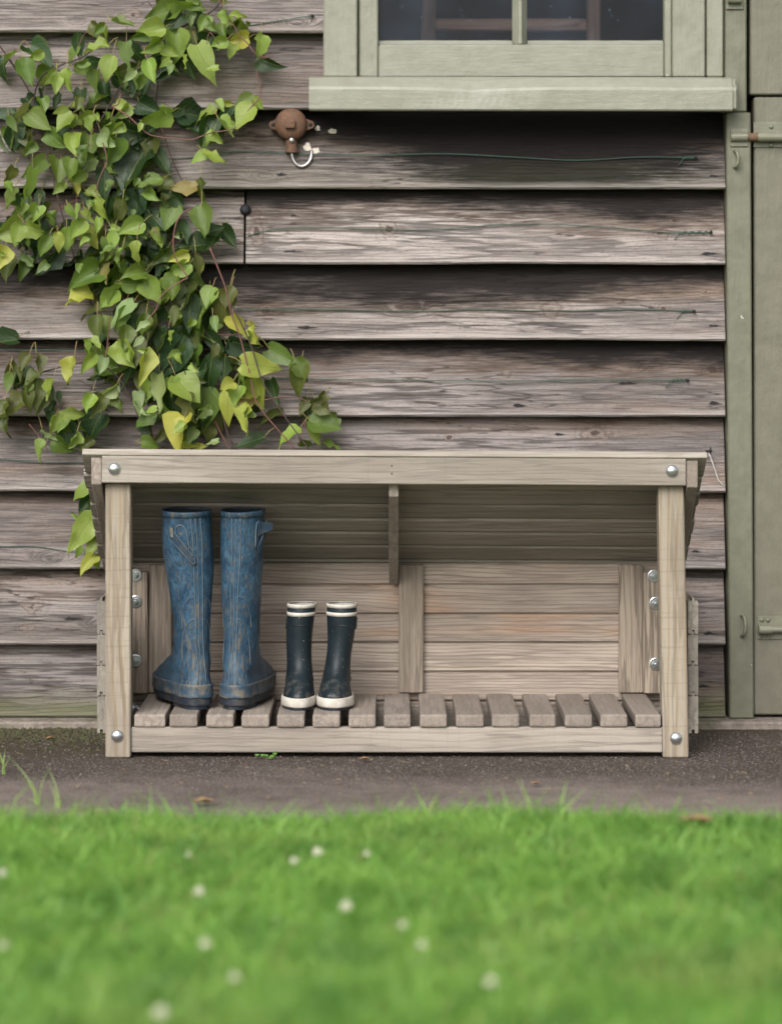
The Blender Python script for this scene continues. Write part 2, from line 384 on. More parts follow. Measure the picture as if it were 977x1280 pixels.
def rubber_navy():
    k = NT('scuffed_navy_rubber'); c = k.coords(); a = k.noise(c, 18, 3, .6)
    s = k.noise(k.vadd(k.vmul(c, (70, 70, 120)), k.vec(k.objinfo()['Random'], 0, 0)), 1, 5, .75)
    sp = k.noise(c, 240, 1, .5)
    col = k.mix(k.step(a, .3, .7), (.007, .013, .017), (.012, .020, .026))
    col = k.mix(k.math('MULTIPLY', k.step(s, .62, .70), .30), col, (.12, .12, .115))
    lowd = k.math('MULTIPLY', k.step(k.xyz(c)[2], .10, .02), k.step(k.noise(c, 70, 4, .7), .48, .66))
    col = k.mix(k.math('MULTIPLY', lowd, .35), col, (.16, .14, .11))
    col = k.mix(k.step(sp, .755, .775), col, (.35, .30, .22))
    return k.finish(col, k.math('ADD', k.math('MULTIPLY', a, .2), .40), k.bump(s, .08, .001), spec=.3)
M['rub_n'] = rubber_navy()
M['white_r'] = dirty('off_white_rubber', (.52, .485, .43), (.32, .27, .21), .45, .55)
M['lining'] = dirty('pale_grey_lining', (.36, .335, .31), (.25, .22, .19), .5, .9)
M['navy_s'] = dirty('navy_outsole', (.012, .018, .03), (.05, .045, .04), .4)

def leafmat(joined=False):
    k = NT('vine_leaf'); o = dict(k.objinfo().items());
    if joined:
        o['Color'] = k.n('ShaderNodeAttribute', attribute_name='leaf_colour').outputs['Color']; o['Random'] = k.n('ShaderNodeAttribute', attribute_name='leaf_age').outputs['Fac']
    uv = k.coords('UV'); u, v, _ = k.xyz(uv)
    av = k.math('ABSOLUTE', k.math('SUBTRACT', v, .5)); c = k.coords()
    n = k.noise(k.vadd(c, k.vec(k.math('MULTIPLY', o['Random'], 9), 0, 0)), 45, 4, .6)
    vein = k.math('ABSOLUTE', k.math('SUBTRACT', k.math('FRACT', k.math('MULTIPLY', k.math('SUBTRACT', u, k.math('MULTIPLY', av, .9)), 5.5)), .5))
    veinm = k.step(vein, .07, .0); mid = k.step(av, .03, .006)
    vm = k.math('MAXIMUM', k.math('MULTIPLY', veinm, .5), mid)
    base = o['Color']
    col = k.mix(k.math('MULTIPLY', k.step(n, .35, .7), .5), base, k.mix(1.0, base, (.62, .66, .60), 'MULTIPLY'))
    col = k.mix(k.math('MULTIPLY', vm, .32), col, (.26, .33, .09))
    edge = k.step(k.math('ADD', k.math('MULTIPLY', av, 1.0), k.math('MULTIPLY', k.math('SUBTRACT', n, .5), .5)), .43, .56)
    ageing = k.step(o['Random'], .45, .95)
    col = k.mix(k.math('MULTIPLY', edge, k.math('MULTIPLY', ageing, .6)), col, (.33, .28, .06))
    back = k.n('ShaderNodeNewGeometry').outputs['Backfacing']
    col = k.mix(k.math('MULTIPLY', back, .35), col, (.25, .31, .17))
    nb = k.bump(k.math('ADD', k.math('MULTIPLY', vm, -.8), k.math('MULTIPLY', n, .5)), .5, .0018)
    return k.finish(col, .42, nb, spec=.45, trans=(k.mix(1.0, col, (1.5, 1.6, .7), 'MULTIPLY'), .38))
M['leaf'] = leafmat(); M['leaf_mass'] = leafmat(True)

def grassmat():
    k = NT('lawn_grass'); t = k.n('ShaderNodeAttribute', attribute_name='tint').outputs['Fac']
    hgt = k.n('ShaderNodeAttribute', attribute_name='along').outputs['Fac']
    p = k.n('ShaderNodeNewGeometry').outputs['Position']
    patch = k.noise(k.vmul(p, (1, 1, 0)), 2.2, 3, .55)
    a = k.mix(t, (.155, .345, .056), (.360, .560, .150))
    a = k.mix(k.math('MULTIPLY', k.step(patch, .45, .7), .55), a, (.33, .47, .14))
    gx, gy, gz = k.xyz(p)
    bare = k.math('ADD', k.math('POWER', k.math('MULTIPLY', k.math('SUBTRACT', gx, .43), 5.0), 2.0), k.math('POWER', k.math('MULTIPLY', k.math('SUBTRACT', gy, 3.38), 6.0), 2.0))
    a = k.mix(k.math('MULTIPLY', k.step(k.math('ADD', bare, k.math('MULTIPLY', patch, .8)), 1.4, .5), .3), a, (.40, .35, .17))
    big = k.noise(k.vmul(p, (1, 1, 0)), 9, 3, .6)
    a = k.mix(k.math('MULTIPLY', k.step(big, .42, .64), .68), a, (.075, .205, .040))
    a = k.mix(k.step(t, .955, .975), a, (.40, .36, .15))
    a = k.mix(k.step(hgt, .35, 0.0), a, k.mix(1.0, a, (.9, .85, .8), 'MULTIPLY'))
    return k.finish(a, .5, None, spec=.3, trans=(k.mix(1.0, a, (1.4, 1.35, .9), 'MULTIPLY'), .50))
M['grass'] = grassmat()
def soil():
    k = NT('lawn_soil'); p = k.coords(); a = k.noise(p, 30, 5, .6); b = k.noise(p, 4, 3, .5)
    col = k.mix(k.step(a, .35, .65), (.06, .10, .02), (.10, .17, .03))
    col = k.mix(k.step(b, .5, .8), col, (.09, .10, .03))
    return k.finish(col, .95, k.bump(a, .5, .01), spec=.1)
M['soil'] = soil()
def tarmac():
    k = NT('old_tarmac'); p = k.coords(); x, y, z = k.xyz(p)
    vo = k.n('ShaderNodeTexVoronoi', {'Vector': p, 'Scale': 230.0}, feature='F1')
    cellr = k.xyz(vo.outputs['Color'])[0]; d = vo.outputs['Distance']
    st = k.math('MULTIPLY', k.step(d, .5, .25), k.math('GREATER_THAN', cellr, .45))
    col = k.mix(st, (.050, .038, .031), k.mix(cellr, (.105, .080, .066), (.29, .24, .205)))
    big = k.noise(k.vmul(p, (1.6, 3.4, 1)), 1.2, 4, .6); n2 = k.noise(p, 14, 5, .65)
    worn = k.step(k.math('ADD', k.math('MULTIPLY', y, -1.0), k.math('ADD', k.math('MULTIPLY', big, .75), k.math('MULTIPLY', n2, .35))), -4.68, -4.14)
    col = k.mix(k.math('MULTIPLY', worn, .62), col, k.mix(n2, (.14, .108, .092), (.40, .335, .30)))
    col = k.mix(k.math('MULTIPLY', k.step(n2, .56, .75), .5), col, (.028, .022, .018))
    soilm = k.math('MULTIPLY', k.step(k.math('ADD', y, k.math('ADD', k.math('MULTIPLY', n2, .3), k.math('MULTIPLY', x, -.22))), 5.52, 5.68), .85)
    col = k.mix(soilm, col, k.mix(n2, (.028, .022, .014), (.075, .058, .034)))
    gr = k.step(k.noise(p, 9, 4, .6), .62, .75)
    col = k.mix(k.math('MULTIPLY', gr, .35), col, (.055, .06, .025))
    h = k.math('ADD', k.math('MULTIPLY', k.step(d, .55, .1), .8), n2)
    return k.finish(col, .8, k.bump(h, .8, .004), spec=.3)
M['tarmac'] = tarmac()
def concrete():
    k = NT('rough_concrete'); p = k.coords(); a = k.noise(p, 60, 5, .7); b = k.noise(p, 9, 4, .6)
    col = k.mix(k.step(a, .35, .65), (.28, .24, .205), (.18, .15, .13))
    col = k.mix(k.math('MULTIPLY', k.step(b, .45, .7), .7), col, (.07, .075, .035))
    return k.finish(col, .9, k.bump(a, .8, .006), spec=.15)
M['concrete'] = concrete()
M['moss'] = simple('moss', (.050, .055, .018), .95, 0, .5, 90, .5, (.042, .032, .02))
M['dry'] = simple('dry_litter', (.28, .20, .11), .85, 0, .5, 90, .3)
M['deadleaf'] = simple('dead_leaf', (.27, .16, .075), .8, 0, .4, 90, .4)
M['bark'] = simple('dark_litter', (.07, .045, .03), .9, 0, .5, 90, .3)
M['stone'] = simple('grit', (.17, .145, .13), .85, 0, .6, 70, .3)
M['clover'] = simple('clover_flower', (.62, .62, .50), .7, 0, .2, 150, .2, (.62, .56, .45))
M['green'] = simple('weed_green', (.10, .22, .035), .6, 0, .4, 60, .2)
M['cloverleaf'] = simple('clover_leaf', (.17, .31, .10), .5, 0, .3, 40, .1)
M['blade'] = simple('pale_grass_blade', (.21, .30, .08), .6, 0, .4, 60, .2)

# ------------------------------------------------------------------ ground
def sheet(name, x0, x1, y0, y1, z, mat, label_kind='structure', nx=1, ny=1, fn=None):
    bm = bmesh.new()
    g = [[bm.verts.new((x0+(x1-x0)*i/nx, y0+(y1-y0)*j/ny, z)) for i in range(nx+1)] for j in range(ny+1)]
    for j in range(ny):
        for i in range(nx): bm.faces.new((g[j][i], g[j][i+1], g[j+1][i+1], g[j+1][i]))
    if fn:
        for v in bm.verts: v.co = fn(v.co)
    return tag(from_bm(name, bm, mat, None, (0, 0, 0)), kind=label_kind)
sheet('lawn', -600, 600, -600, 600, -.012, M['soil'])
sheet('path', -6, 6, 4.45, 6.2, 0.0, M['tarmac'], nx=60, ny=10)

# ------------------------------------------------------------------ the timber building
bld = thing('timber_building', (0, 5.80, 0), 'weathered grey clapboard shed wall with sage green window and door', 'building')
YB, YT, EXPO = 5.742, 5.786, 0.160
XR = X(905.5, 5.745)                                   # right end of the cladding
XWL = X(403.5, 5.745)                                  # left of window frame
rows = [897, 806, 711, 614.5, 520.5, 424.5, 329.5, 235.5, 136, 40, -56, -152, -248, -344, -440]
stain_shade = [.20, .27, .30, .36, .54, .66, .74, .66, .02, .0, .3, .3, .3, .3, .3]
warmv = [.3, .4, .5, .5, .6, .5, .5, .6, .3, .4, .4, .4, .4, .4, .4]
alg = [.65, .05, 0, 0, 0, 0, 0, .1, 0, 0, 0, 0, 0, 0, 0]
def board(x0, x1, zb, i, st, tilt=.0012, hgt=.183, tone=None):
    seed = rnd.random() * 50
    prof = [(YB+.004, 0), (YB, .004), (YB+.002, .01), (YB+.022, .10), (YT, .16), (YT+.004, hgt), (YT+.012, hgt), (YB+.024, 0)]
    n = max(8, int((x1 - x0) / .035))
    def fn(c):
        w = mnoise.noise(Vector((c.x*2.3, seed, 0)))*.0022 + mnoise.noise(Vector((c.x*11, seed, 4)))*.0009
        e = 1.0 if c.z < zb + .03 else .3
        c.z += w*e - tilt*c.x
        c.y += mnoise.noise(Vector((c.x*1.7, seed, 9)))*.0025
        return c
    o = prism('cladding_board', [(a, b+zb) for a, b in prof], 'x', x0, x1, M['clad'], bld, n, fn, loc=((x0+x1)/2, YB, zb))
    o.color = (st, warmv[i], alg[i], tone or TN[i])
    return o
boards = []
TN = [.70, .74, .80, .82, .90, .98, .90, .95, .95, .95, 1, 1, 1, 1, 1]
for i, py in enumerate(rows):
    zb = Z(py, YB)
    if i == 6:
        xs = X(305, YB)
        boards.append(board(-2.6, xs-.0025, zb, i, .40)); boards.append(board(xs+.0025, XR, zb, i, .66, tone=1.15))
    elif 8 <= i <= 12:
        boards.append(board(-2.6, XWL, zb, i, stain_shade[i]))
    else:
        boards.append(board(-2.6, XR, zb, i, stain_shade[i]))
# nails and splits in the boards: lens-shaped black openings with an iron nail in each
def nail(px, py, L, board_i):
    b = boards[board_i]; zl = Z(py, YB) - WL[b.name].z
    Y = YB + .002 + .020 * min(max((zl - .01) / .09, 0), 1) if zl < .10 else YB + .022 + .022 * (zl - .10) / .06
    c = P(px, py, Y); hl = L / 2 / 600
    bm = bmesh.new(); n = 10
    top = [(-hl + 2*hl*k/n) for k in range(n+1)]
    pts = [(x, .0034*math.sin(math.pi*(k/n)**.6)**1.5 * (1+.5*rnd.uniform(-1, 1))) for k, x in enumerate(top)] 
    lo = [(x, -.0026*math.sin(math.pi*(k/n)**.6)**1.5 * (1+.5*rnd.uniform(-1, 1))) for k, x in enumerate(top)][1:-1][::-1]
    ring = pts + lo
    f = [bm.verts.new(c + Vector((x, -.0012, z))) for x, z in ring]; r = [bm.verts.new(c + Vector((x*1.05, .006, z))) for x, z in ring]
    bm.faces.new(f)
    for k in range(len(f)): bm.faces.new((f[k], f[(k+1) % len(f)], r[(k+1) % len(f)], r[k]))
    bmesh.ops.recalc_face_normals(bm, faces=bm.faces[:])
    from_bm('nail', bm, M['nail'], b)
# index of the board mesh by row: rows 0..5 -> 0..5, the jointed row -> 6 (left) and 7 (right), next row -> 8
for px, py, L, bi in ((370,315,34,7),(650,316,30,7),(888,317,26,7),(384,409,26,5),(655,409,28,5),(893,407,18,5),
                      (785,479,26,4),(650,507,20,4),(893,504,16,4),(352,218,16,8),(780,222,22,8),(893,220,16,8),(870,690,14,2),
                      (92,774,26,1),(887,792,18,1),(880,858,18,0),(700,543,16,3),(345,45,20,10) if False else (368,270,12,7)):
    nail(px, py, L, bi)
revolve('nail', P(306, 262, 5.762), [(.001, -.004), (.012, -.004), (.011, .004), (.006, .008), (.0, .009)], M['nail'], boards[6], seg=12)

XL_FAR = -2.6
# inside of the shell: lining behind the boards, room, plinth
def room(name, *a): return box(name, *a, M['dark_room'], bld, 0)
GX0, GX1, GZ0 = X(470, 5.79), X(834, 5.79), Z(54, 5.79)
WTOP = GZ0 + 1.02
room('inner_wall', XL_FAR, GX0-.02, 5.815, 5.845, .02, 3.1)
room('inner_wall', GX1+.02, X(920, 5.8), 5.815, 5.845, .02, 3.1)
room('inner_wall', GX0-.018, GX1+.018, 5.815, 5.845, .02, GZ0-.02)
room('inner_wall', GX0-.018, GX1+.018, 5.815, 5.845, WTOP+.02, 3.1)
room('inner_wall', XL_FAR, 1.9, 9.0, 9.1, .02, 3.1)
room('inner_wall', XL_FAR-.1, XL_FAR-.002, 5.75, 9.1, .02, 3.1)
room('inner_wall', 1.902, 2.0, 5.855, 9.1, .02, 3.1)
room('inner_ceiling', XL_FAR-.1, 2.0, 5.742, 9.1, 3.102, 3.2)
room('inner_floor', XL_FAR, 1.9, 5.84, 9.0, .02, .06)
box('plinth', XL_FAR, 2.0, 5.685, 5.80, -.05, .0155, M['concrete'], bld, .004, fn=lambda c: c + Vector((0, mnoise.noise(c*9)*.006, 0)))

# ---- window: frame, sill, sash, bar, panes
YF = 5.722
win = prism('window', [(YF, 0), (YF, .001), (YF+.002, .002), (YF+.002, 0)], 'x', X(410, YF), X(412, YF), M['paint_wv'], bld, loc=(X(650, YF), YF, Z(50, YF))) if False else None
zs_top = Z(96, YF); zf_top = WTOP + .11
wl0, wl1 = X(403.5, YF), X(446, YF); wr0, wr1 = X(840, YF), X(903, YF)
win = box('window', wl0, wl1, YF, 5.80, zs_top, zf_top, M['paint_wv'], bld, .003)           # left outer post of the frame
def wp(name, x0, x1, y0, y1, z0, z1, m='paint_wv', bev=.003): return box(name, x0, x1, y0, y1, z0, z1, M[m], win, bev)
wp('frame_post', wr0, X(881, YF), YF+.002, 5.80, zs_top, zf_top)
wp('frame_post', X(882.5, YF), wr1, YF-.004, 5.80, zs_top, zf_top)
wp('frame_head', wl1+.001, wr0-.001, YF+.004, 5.80, WTOP+.055, zf_top-.002, 'paint_w')
YS = 5.736
wp('sash_stile', X(447.5, YS), X(472, YS), YS, 5.79, zs_top+.001, WTOP+.05)
wp('sash_stile', X(830, YS), X(839, YS), YS, 5.79, zs_top+.001, WTOP+.05)
wp('sash_rail', X(472.5, YS), X(829.5, YS), YS+.001, 5.79, zs_top+.001, Z(55, YS), 'paint_w')
wp('sash_rail', X(472.5, YS), X(829.5, YS), YS+.001, 5.79, WTOP, WTOP+.05, 'paint_w')
bm = bmesh.new(); zz0, zz1 = Z(54, YS), WTOP - .001
def glazing_bar(x0, x1, z0, z1, vert=True):
    xm = (x0+x1)/2
    if vert: prof = [(x0, 5.765), (xm-.003, YS+.004), (xm+.003, YS+.004), (x1, 5.765), (x1, 5.783), (x0, 5.783)]
    b = bmesh.new()
    lo = [b.verts.new((p, q, z0)) for p, q in prof]; hi = [b.verts.new((p, q, z1)) for p, q in prof]
    for i in range(6): b.faces.new((lo[i], lo[(i+1) % 6], hi[(i+1) % 6], hi[i]))
    b.faces.new(lo[::-1]); b.faces.new(hi); bmesh.ops.recalc_face_normals(b, faces=b.faces[:])
    return from_bm('glazing_bar', b, M['paint_wv'], win)
bm.free()
glazing_bar(X(640.5, YS), X(658.5, YS), zz0, zz1)
zmid = (GZ0 + WTOP) / 2
box('glazing_bar', X(472.5, YS), X(640, YS), YS+.006, 5.783, zmid-.012, zmid+.012, M['paint_w'], win, .003)
box('glazing_bar', X(659, YS), X(829.5, YS), YS+.006, 5.783, zmid-.012, zmid+.012, M['paint_w'], win, .003)
# putty bevels under the panes
def putty(x0, x1):
    prism('putty', [(5.7405, Z(55, YS)+.0005), (5.766, Z(55, YS)+.0005), (5.766, Z(55, YS)+.011), (5.7635, Z(55, YS)+.011)], 'x', x0, x1, M['paint_w'], win, 14,
          lambda c: c + Vector((0, 0, mnoise.noise(c*30)*.0008 if c.z > Z(55, YS)+.004 else 0)))
putty(X(473, YS), X(640, YS)); putty(X(659, YS), X(829, YS))
for a, b_ in ((473, 641), (658, 829)):
    for z0, z1 in ((Z(54, YS)+.001, zmid-.008), (zmid+.008, WTOP+.004)):
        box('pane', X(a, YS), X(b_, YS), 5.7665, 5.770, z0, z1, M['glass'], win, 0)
# sill: worn front nosing, standing proud
YSI = 5.668
z0, z1, z2 = Z(137.5, YSI), Z(108, YSI), Z(96.5, YSI+.03)
prof = [(YSI+.002, z0), (YSI, z0+.003), (YSI, z1-.006), (YSI+.002, z1), (YSI+.012, z1+.010), (YSI+.022, z2-.002), (5.7205, z2+.004), (5.7205, z0+.012), (YSI+.03, z0)]
def sillfn(c):
    if c.z > z1 - .01 and c.y < YSI + .03:
        d = max(0, 1-abs(c.x-.17)/.16)
        c.z -= .006*d*d; c.z += mnoise.noise(Vector((c.x*9, 2, 0)))*.0016
        c.y += .005*d
    c.y += mnoise.noise(Vector((c.x*6, 5, c.z*20)))*.0012
    c.z -= .0018*(c.x-.1)
    return c
sx1 = X(922, YSI)
sill = prism('sill', prof, 'x', X(385.5, YSI), sx1-.012, M['paint_w'], win, 60, sillfn)
prof2 = [(a+.006 if a < YSI+.03 else a, b+(.004 if b < z0+.004 else -.004 if b > z1 else 0)) for a, b in prof]
def capfn(c):
    if c.x > sx1-.004: c.y += .006 if c.y < 5.70 else 0
    c.z -= .0018*(c.x-.1); return c
prism('sill_end', prof2, 'x', sx1-.0122, sx1, M['paint_w'], sill, 3, capfn)

# ---- door, its jamb and ironwork
YJ = 5.728
def jfn(c): c.x += (c.z - 1.28) * -.0052 if c.z < 1.28 else 0; return c
jamb = box('door_jamb', X(907, YJ), X(937.5, YJ), YJ, 5.82, .016, Z(140, YJ), M['paint_j'], bld, .003, fn=jfn)
box('door_jamb', X(904.5, YJ), X(932.5, YJ), YJ+.001, 5.82, Z(139.5, YJ), 2.45, M['paint_j'], bld, .003)
DX1 = X(941.5, 5.745) + .80
YD = 5.744
lower = box('door_leaf', X(941.5, YD), DX1, YD, 5.79, .022, Z(121, YD), M['paint_d'], bld, .003)
upper = box('door_leaf', X(936.5, YD), DX1, YD+.001, 5.79, Z(118, YD), 2.35, M['paint_d'], bld, .003)
upper['label'] = 'upper half of the stable door'; lower['label'] = 'lower half of the stable door'
room('inner_wall', X(920, 5.8)+.002, 1.90, 5.846, 5.852, .06, 3.1)
box('door_jamb', DX1+.005, DX1+.06, YJ, 5.82, .016, 2.45, M['paint_j'], bld, .003)
box('door_head', X(907, YJ), DX1+.06, YJ+.002, 5.82, 2.452, 2.52, M['paint_j'], bld, .003)
# bolts
def bolt(parent, py, px0, px1, sleeve, plate, rust=None, rivets=(), plate_m='iron_p'):
    Yc = 5.728 if py < 400 else 5.729
    z = Z(py, Yc)
    pl = box('bolt_plate', X(plate[0], YD), X(plate[1], YD), YD-.004, YD-.0005, Z(plate[3], YD), Z(plate[2], YD), M[plate_m], parent, .001)
    bm = bmesh.new(); bm_tube(bm, [Vector((X(px0, Yc), Yc, z)), Vector((X(px1, Yc), Yc, z))], .0072, sides=14)
    from_bm('bolt_rod', bm, M['iron_p'], pl, smooth=False)
    for a, b_ in sleeve:
        bm = bmesh.new(); bm_tube(bm, [Vector((X(a, Yc), Yc, z)), Vector((X(b_, Yc), Yc, z))], .0098, sides=16)
        from_bm('bolt_sleeve', bm, M['iron_p'], pl)
    if rust:
        bm = bmesh.new(); bm_tube(bm, [Vector((X(rust[0], Yc), Yc, z)), Vector((X(rust[1], Yc), Yc, z))], .0088, sides=14)
        from_bm('bolt_collar', bm, M['rustor'], pl)
    for a, b_ in rivets:
        revolve('rivet', P(a, b_, YD-.0035), [(.0052, 0), (.0048, .002), (.003, .0035), (.0008, .004)], M['iron_p'], pl, seg=10)
bolt(lower, 171, 914, 1010, [(946, 1000)], (940.5, 1005, 152, 184), (934, 945.5), ((963, 158), (990, 158), (963, 181)))
bolt(lower, 787, 950, 1020, [(947.5, 964)], (945.5, 1010, 770, 799), None, ((951, 775), (959, 775), (951, 795), (959, 795)))
kp = box('keeper_plate', X(912, YJ), X(934, YJ), YJ-.004, YJ-.0005, Z(183, YJ), Z(160, YJ), M['iron_p'], jamb, .001)
bm = bmesh.new(); bm_tube(bm, [P(912.5, 171, 5.722), P(933, 171, 5.722)], .0095, sides=14); from_bm('keeper_sleeve', bm, M['iron_p'], kp)
def staple(px, py0, py1, out):
    a, b_ = P(px-3, py0, YJ+.004), P(px-3, py1, YJ+.004)
    m1 = P(px+1, py0+2, YJ-out*.8); m2 = P(px+3, (py0+py1)/2, YJ-out); m3 = P(px+1, py1-2, YJ-out*.8)
    tube('staple', [a, m1, m2, m3, b_], .0036, M['iron_p'], jamb, sides=8, sub=5)
staple(919, 188, 209, .016); staple(928, 769, 795, .020)
hg = box('hinge', X(906.5, YJ), X(928, YJ), YJ-.004, YJ-.0002, Z(11.5, YJ), Z(-40, YJ), M['iron_p'], jamb, .0012)
bm = bmesh.new(); bm_tube(bm, [P(909, -1, 5.716), P(926, -1, 5.716)], .008, sides=12); from_bm('hinge_knuckle', bm, M['iron_p'], hg)

# pale scraps of old render on the boards by the junction box
def flake(px, py, r, sx):
    bm = bmesh.new(); c = P(px, py, 5.7725 if py < 175 else 5.7605); n = 13
    ring = [Vector((math.cos(2*math.pi*k/n)*r*sx*rnd.uniform(.5, 1.3), 0, math.sin(2*math.pi*k/n)*r*rnd.uniform(.5, 1.3)))/600 for k in range(n)]
    f = [bm.verts.new(c + q*.92 + Vector((0, -.0022, 0))) for q in ring]; b = [bm.verts.new(c + q + Vector((0, .006, 0))) for q in ring]
    bm.faces.new(f)
    for k in range(n): bm.faces.new((f[k], f[(k+1) % n], b[(k+1) % n], b[k]))
    bmesh.ops.recalc_face_normals(bm, faces=bm.faces[:])
    from_bm('render_scrap', bm, M['flake'], bld)
flake(396, 161, 4, 1.2); flake(415, 164, 5, 1.0); flake(384, 184, 6.5, .95); flake(394, 188, 5.5, .95)

# ------------------------------------------------------------------ brown furniture frame inside the window
rk = thing('wooden_frame', (X(640, 6.3), 6.3, .06), 'dark brown wooden frame standing inside behind the window panes', 'furniture')
for a, b_ in ((526, 543), (733, 749)): box('upright', X(a, 6.3), X(b_, 6.3), 6.28, 6.31, .061, 1.75, M['brown'], rk, .003)
for a, b_ in ((24, 39), (-150, -135), (500, 520)): box('crossbar', X(543.3, 6.3), X(732.7, 6.3), 6.285, 6.305, Z(b_, 6.3), Z(a, 6.3), M['brown_x'], rk, .003)

# ------------------------------------------------------------------ rusty junction box
jb = thing('junction_box', P(364, 153, 5.76), 'small round rusty iron junction box on the boards left of the window sill', 'junction box')
c0 = P(363.5, 156, 5.764)
revolve('body', c0, [(.001, -.012), (.0335, -.012), (.0335, .016), (.032, .019)], M['rust'], jb, seg=28)
revolve('cover', c0, [(.0335, .0195), (.0335, .023), (.031, .029), (.022, .034), (.012, .036), (.001, .0365)], M['rust'], jb, seg=28)
bx = box('boss', c0.x-.012, c0.x+.010, c0.y-.046, c0.y-.035, c0.z-.010, c0.z+.008, M['rust'], jb, .004, 2)
def lug(px, py, dx, dz):
    c = P(px, py, 5.756)
    bm = bmesh.new(); n = 14; w = .0085
    t = Vector((c0.x-c.x, 0, c0.z-c.z)); L = t.length; t.normalize(); s = Vector((t.z, 0, -t.x))
    out = [c + t*(L*.55) + s*.018] + [c + (-t*math.cos(a)+s*math.sin(a))*w for a in [math.pi/2 - math.pi*k/8 for k in range(9)]] + [c + t*(L*.55) - s*.018]
    f = [bm.verts.new(p + Vector((0, -.010, 0))) for p in out]; b = [bm.verts.new(p + Vector((0, .006, 0))) for p in out]
    bm.faces.new(f); bm.faces.new(b[::-1])
    for k in range(len(f)): bm.faces.new((f[k], f[(k+1) % len(f)], b[(k+1) % len(f)], b[k]))
    bmesh.ops.recalc_face_normals(bm, faces=bm.faces[:])
    l = from_bm('lug', bm, M['rust'], jb)
    revolve('screw', c + Vector((0, -.0095, 0)), [(.0045, 0), (.004, .0015), (.001, .002)], M['nail'], l, seg=8)
lug(341, 156, 0, 0); lug(387.5, 156, 0, 0); lug(363, 131.5, 0, 0)
bm = bmesh.new(); bm_tube(bm, [P(363, 170, 5.750), P(364, 186, 5.748)], .0125, .0118, 14); from_bm('spout', bm, M['rust'], jb, smooth=False)
bm = bmesh.new(); bm_tube(bm, [P(364, 185, 5.748), P(364, 190.5, 5.748)], .0142, sides=14); from_bm('collar', bm, M['rust'], jb)
revolve('screw', P(364, 175, 5.737), [(.006, 0), (.0055, .003), (.001, .0035)], M['steel'], jb, seg=10)
tube('bent_pipe', [P(364, 188, 5.748), P(365, 197, 5.748), P(370, 205, 5.747), P(377, 207.5, 5.747), P(384, 204, 5.748), P(388, 197, 5.750), P(389, 188, 5.757)], .0032, M['steel'], jb, sides=8)
revolve('cover_screw', P(378, 146, 5.742), [(.004, 0), (.0035, .005), (.001, .0055)], M['steel'], jb, seg=8)

# ------------------------------------------------------------------ garden wires stretched along the boards
def wire(pts, label, twist=None, Yo=5.748):
    t = thing('training_wire', P(*pts[0], Yo), label, 'wire', 'green wires stretched along the boards')
    tube('strand', [P(a, b, Yo) for a, b in pts], .00105, M['wire'], t, sides=5, sub=6)
    a, b = pts[-1]
    revolve('nail', P(a, b, Yo+.006), [(.0024, 0), (.0024, .010), (.0036, .0105), (.0036, .0125)], M['nail'], t, seg=8)
    if twist:
        q = [P(a - twist + twist*k/16, b + 1.8*math.sin(k*1.7), Yo-.001+.002*math.cos(k*1.7)) for k in range(17)]
        tube('twisted_end', q, .0011, M['wire'], t, sides=5, sub=2)
        tube('loose_end', [q[0], q[0] + Vector((-.006, -.006, -.008)), q[0] + Vector((-.012, -.003, -.016))], .001, M['wire'], t, sides=5)
    return t
wire([(215,199),(265,193),(297,189),(345,191),(420,193),(490,193),(560,192),(640,196),(720,200),(800,196),(868,197)], 'thin green wire crossing the blackened board just under the window sill', 14, 5.7515)
wire([(309,295),(338,287),(390,284),(460,286),(540,287),(620,281),(690,280),(760,284),(830,290),(887,290)], 'green wire with a twisted end on the pale board with the black joint', 38, 5.7515)
wire([(290,385),(330,386),(420,387),(520,389),(600,387),(700,389),(800,387),(866,389)], 'faint green wire along the third board below the sill', 14, 5.7515)
wire([(-60,434),(0,437),(120,440),(240,462),(330,472),(400,474),(500,475),(620,476),(740,475),(858,475)], 'faint green wire along the fourth board below the sill behind the vine', 20, 5.7530)
wire([(-60,572),(0,574),(50,578),(120,580),(230,584)], 'green wire on the left boards just above the boot rack roof', None, 5.7510)
wire([(-60,681),(0,683),(40,683),(90,690),(128,696)], 'green wire on the left boards beside the boot rack post', None, 5.7495)
wire([(262,38),(300,33),(345,26),(375,21),(390,20)], 'short green wire on the top board left of the window', None, 5.7425)
# frayed white string by the right end of the roof
st = thing('frayed_string', P(884, 566, 5.74), 'frayed white string hanging from a dark nail right of the rack roof', 'string')
tube('string', [P(885, 566, 5.735), P(888, 574, 5.733), P(893, 588, 5.735), P(897, 600, 5.738), P(903, 606, 5.740)], .0011, M['string'], st, sides=5)
tube('nail', [P(881, 564.5, 5.736), P(889, 563.5, 5.734)], .0028, M['nail'], st, sides=6)
tube('nail', [P(887, 559, 5.736), P(887, 568, 5.733)], .0018, M['nail'], st, sides=6)

# ------------------------------------------------------------------ the boot rack
rack = thing('boot_rack', (0, 5.46, 0), 'low wooden boot rack with sloping slatted roof standing against the shed wall', 'boot rack')
def tl(c): c.z -= .0052 * c.x; return c                      # roof and rail run slightly down to the right
RY0, RZ0, RS = 5.275, .5823, .64
def rz(Y): return RZ0 - RS * (Y - RY0)
PF = 5.297                                                   # front of the posts
# posts
box('post', X(131, PF), X(162.5, PF), PF, PF+.048, 0.0005, .530, M['bench_z'], rack, .0025, fn=lambda c: c + Vector((0, 0, -.03*(c.y-PF)*20 if c.z > .4 else 0)))
def lean(c):
    c.x += (.53 - c.z) / .53 * .0095; c.z += -.03*(c.y-PF)*20 if c.z > .4 else 0; return c
box('post', X(822, PF), X(854, PF), PF, PF+.048, 0.0005, .526, M['bench_z'], rack, .0025, fn=lean)
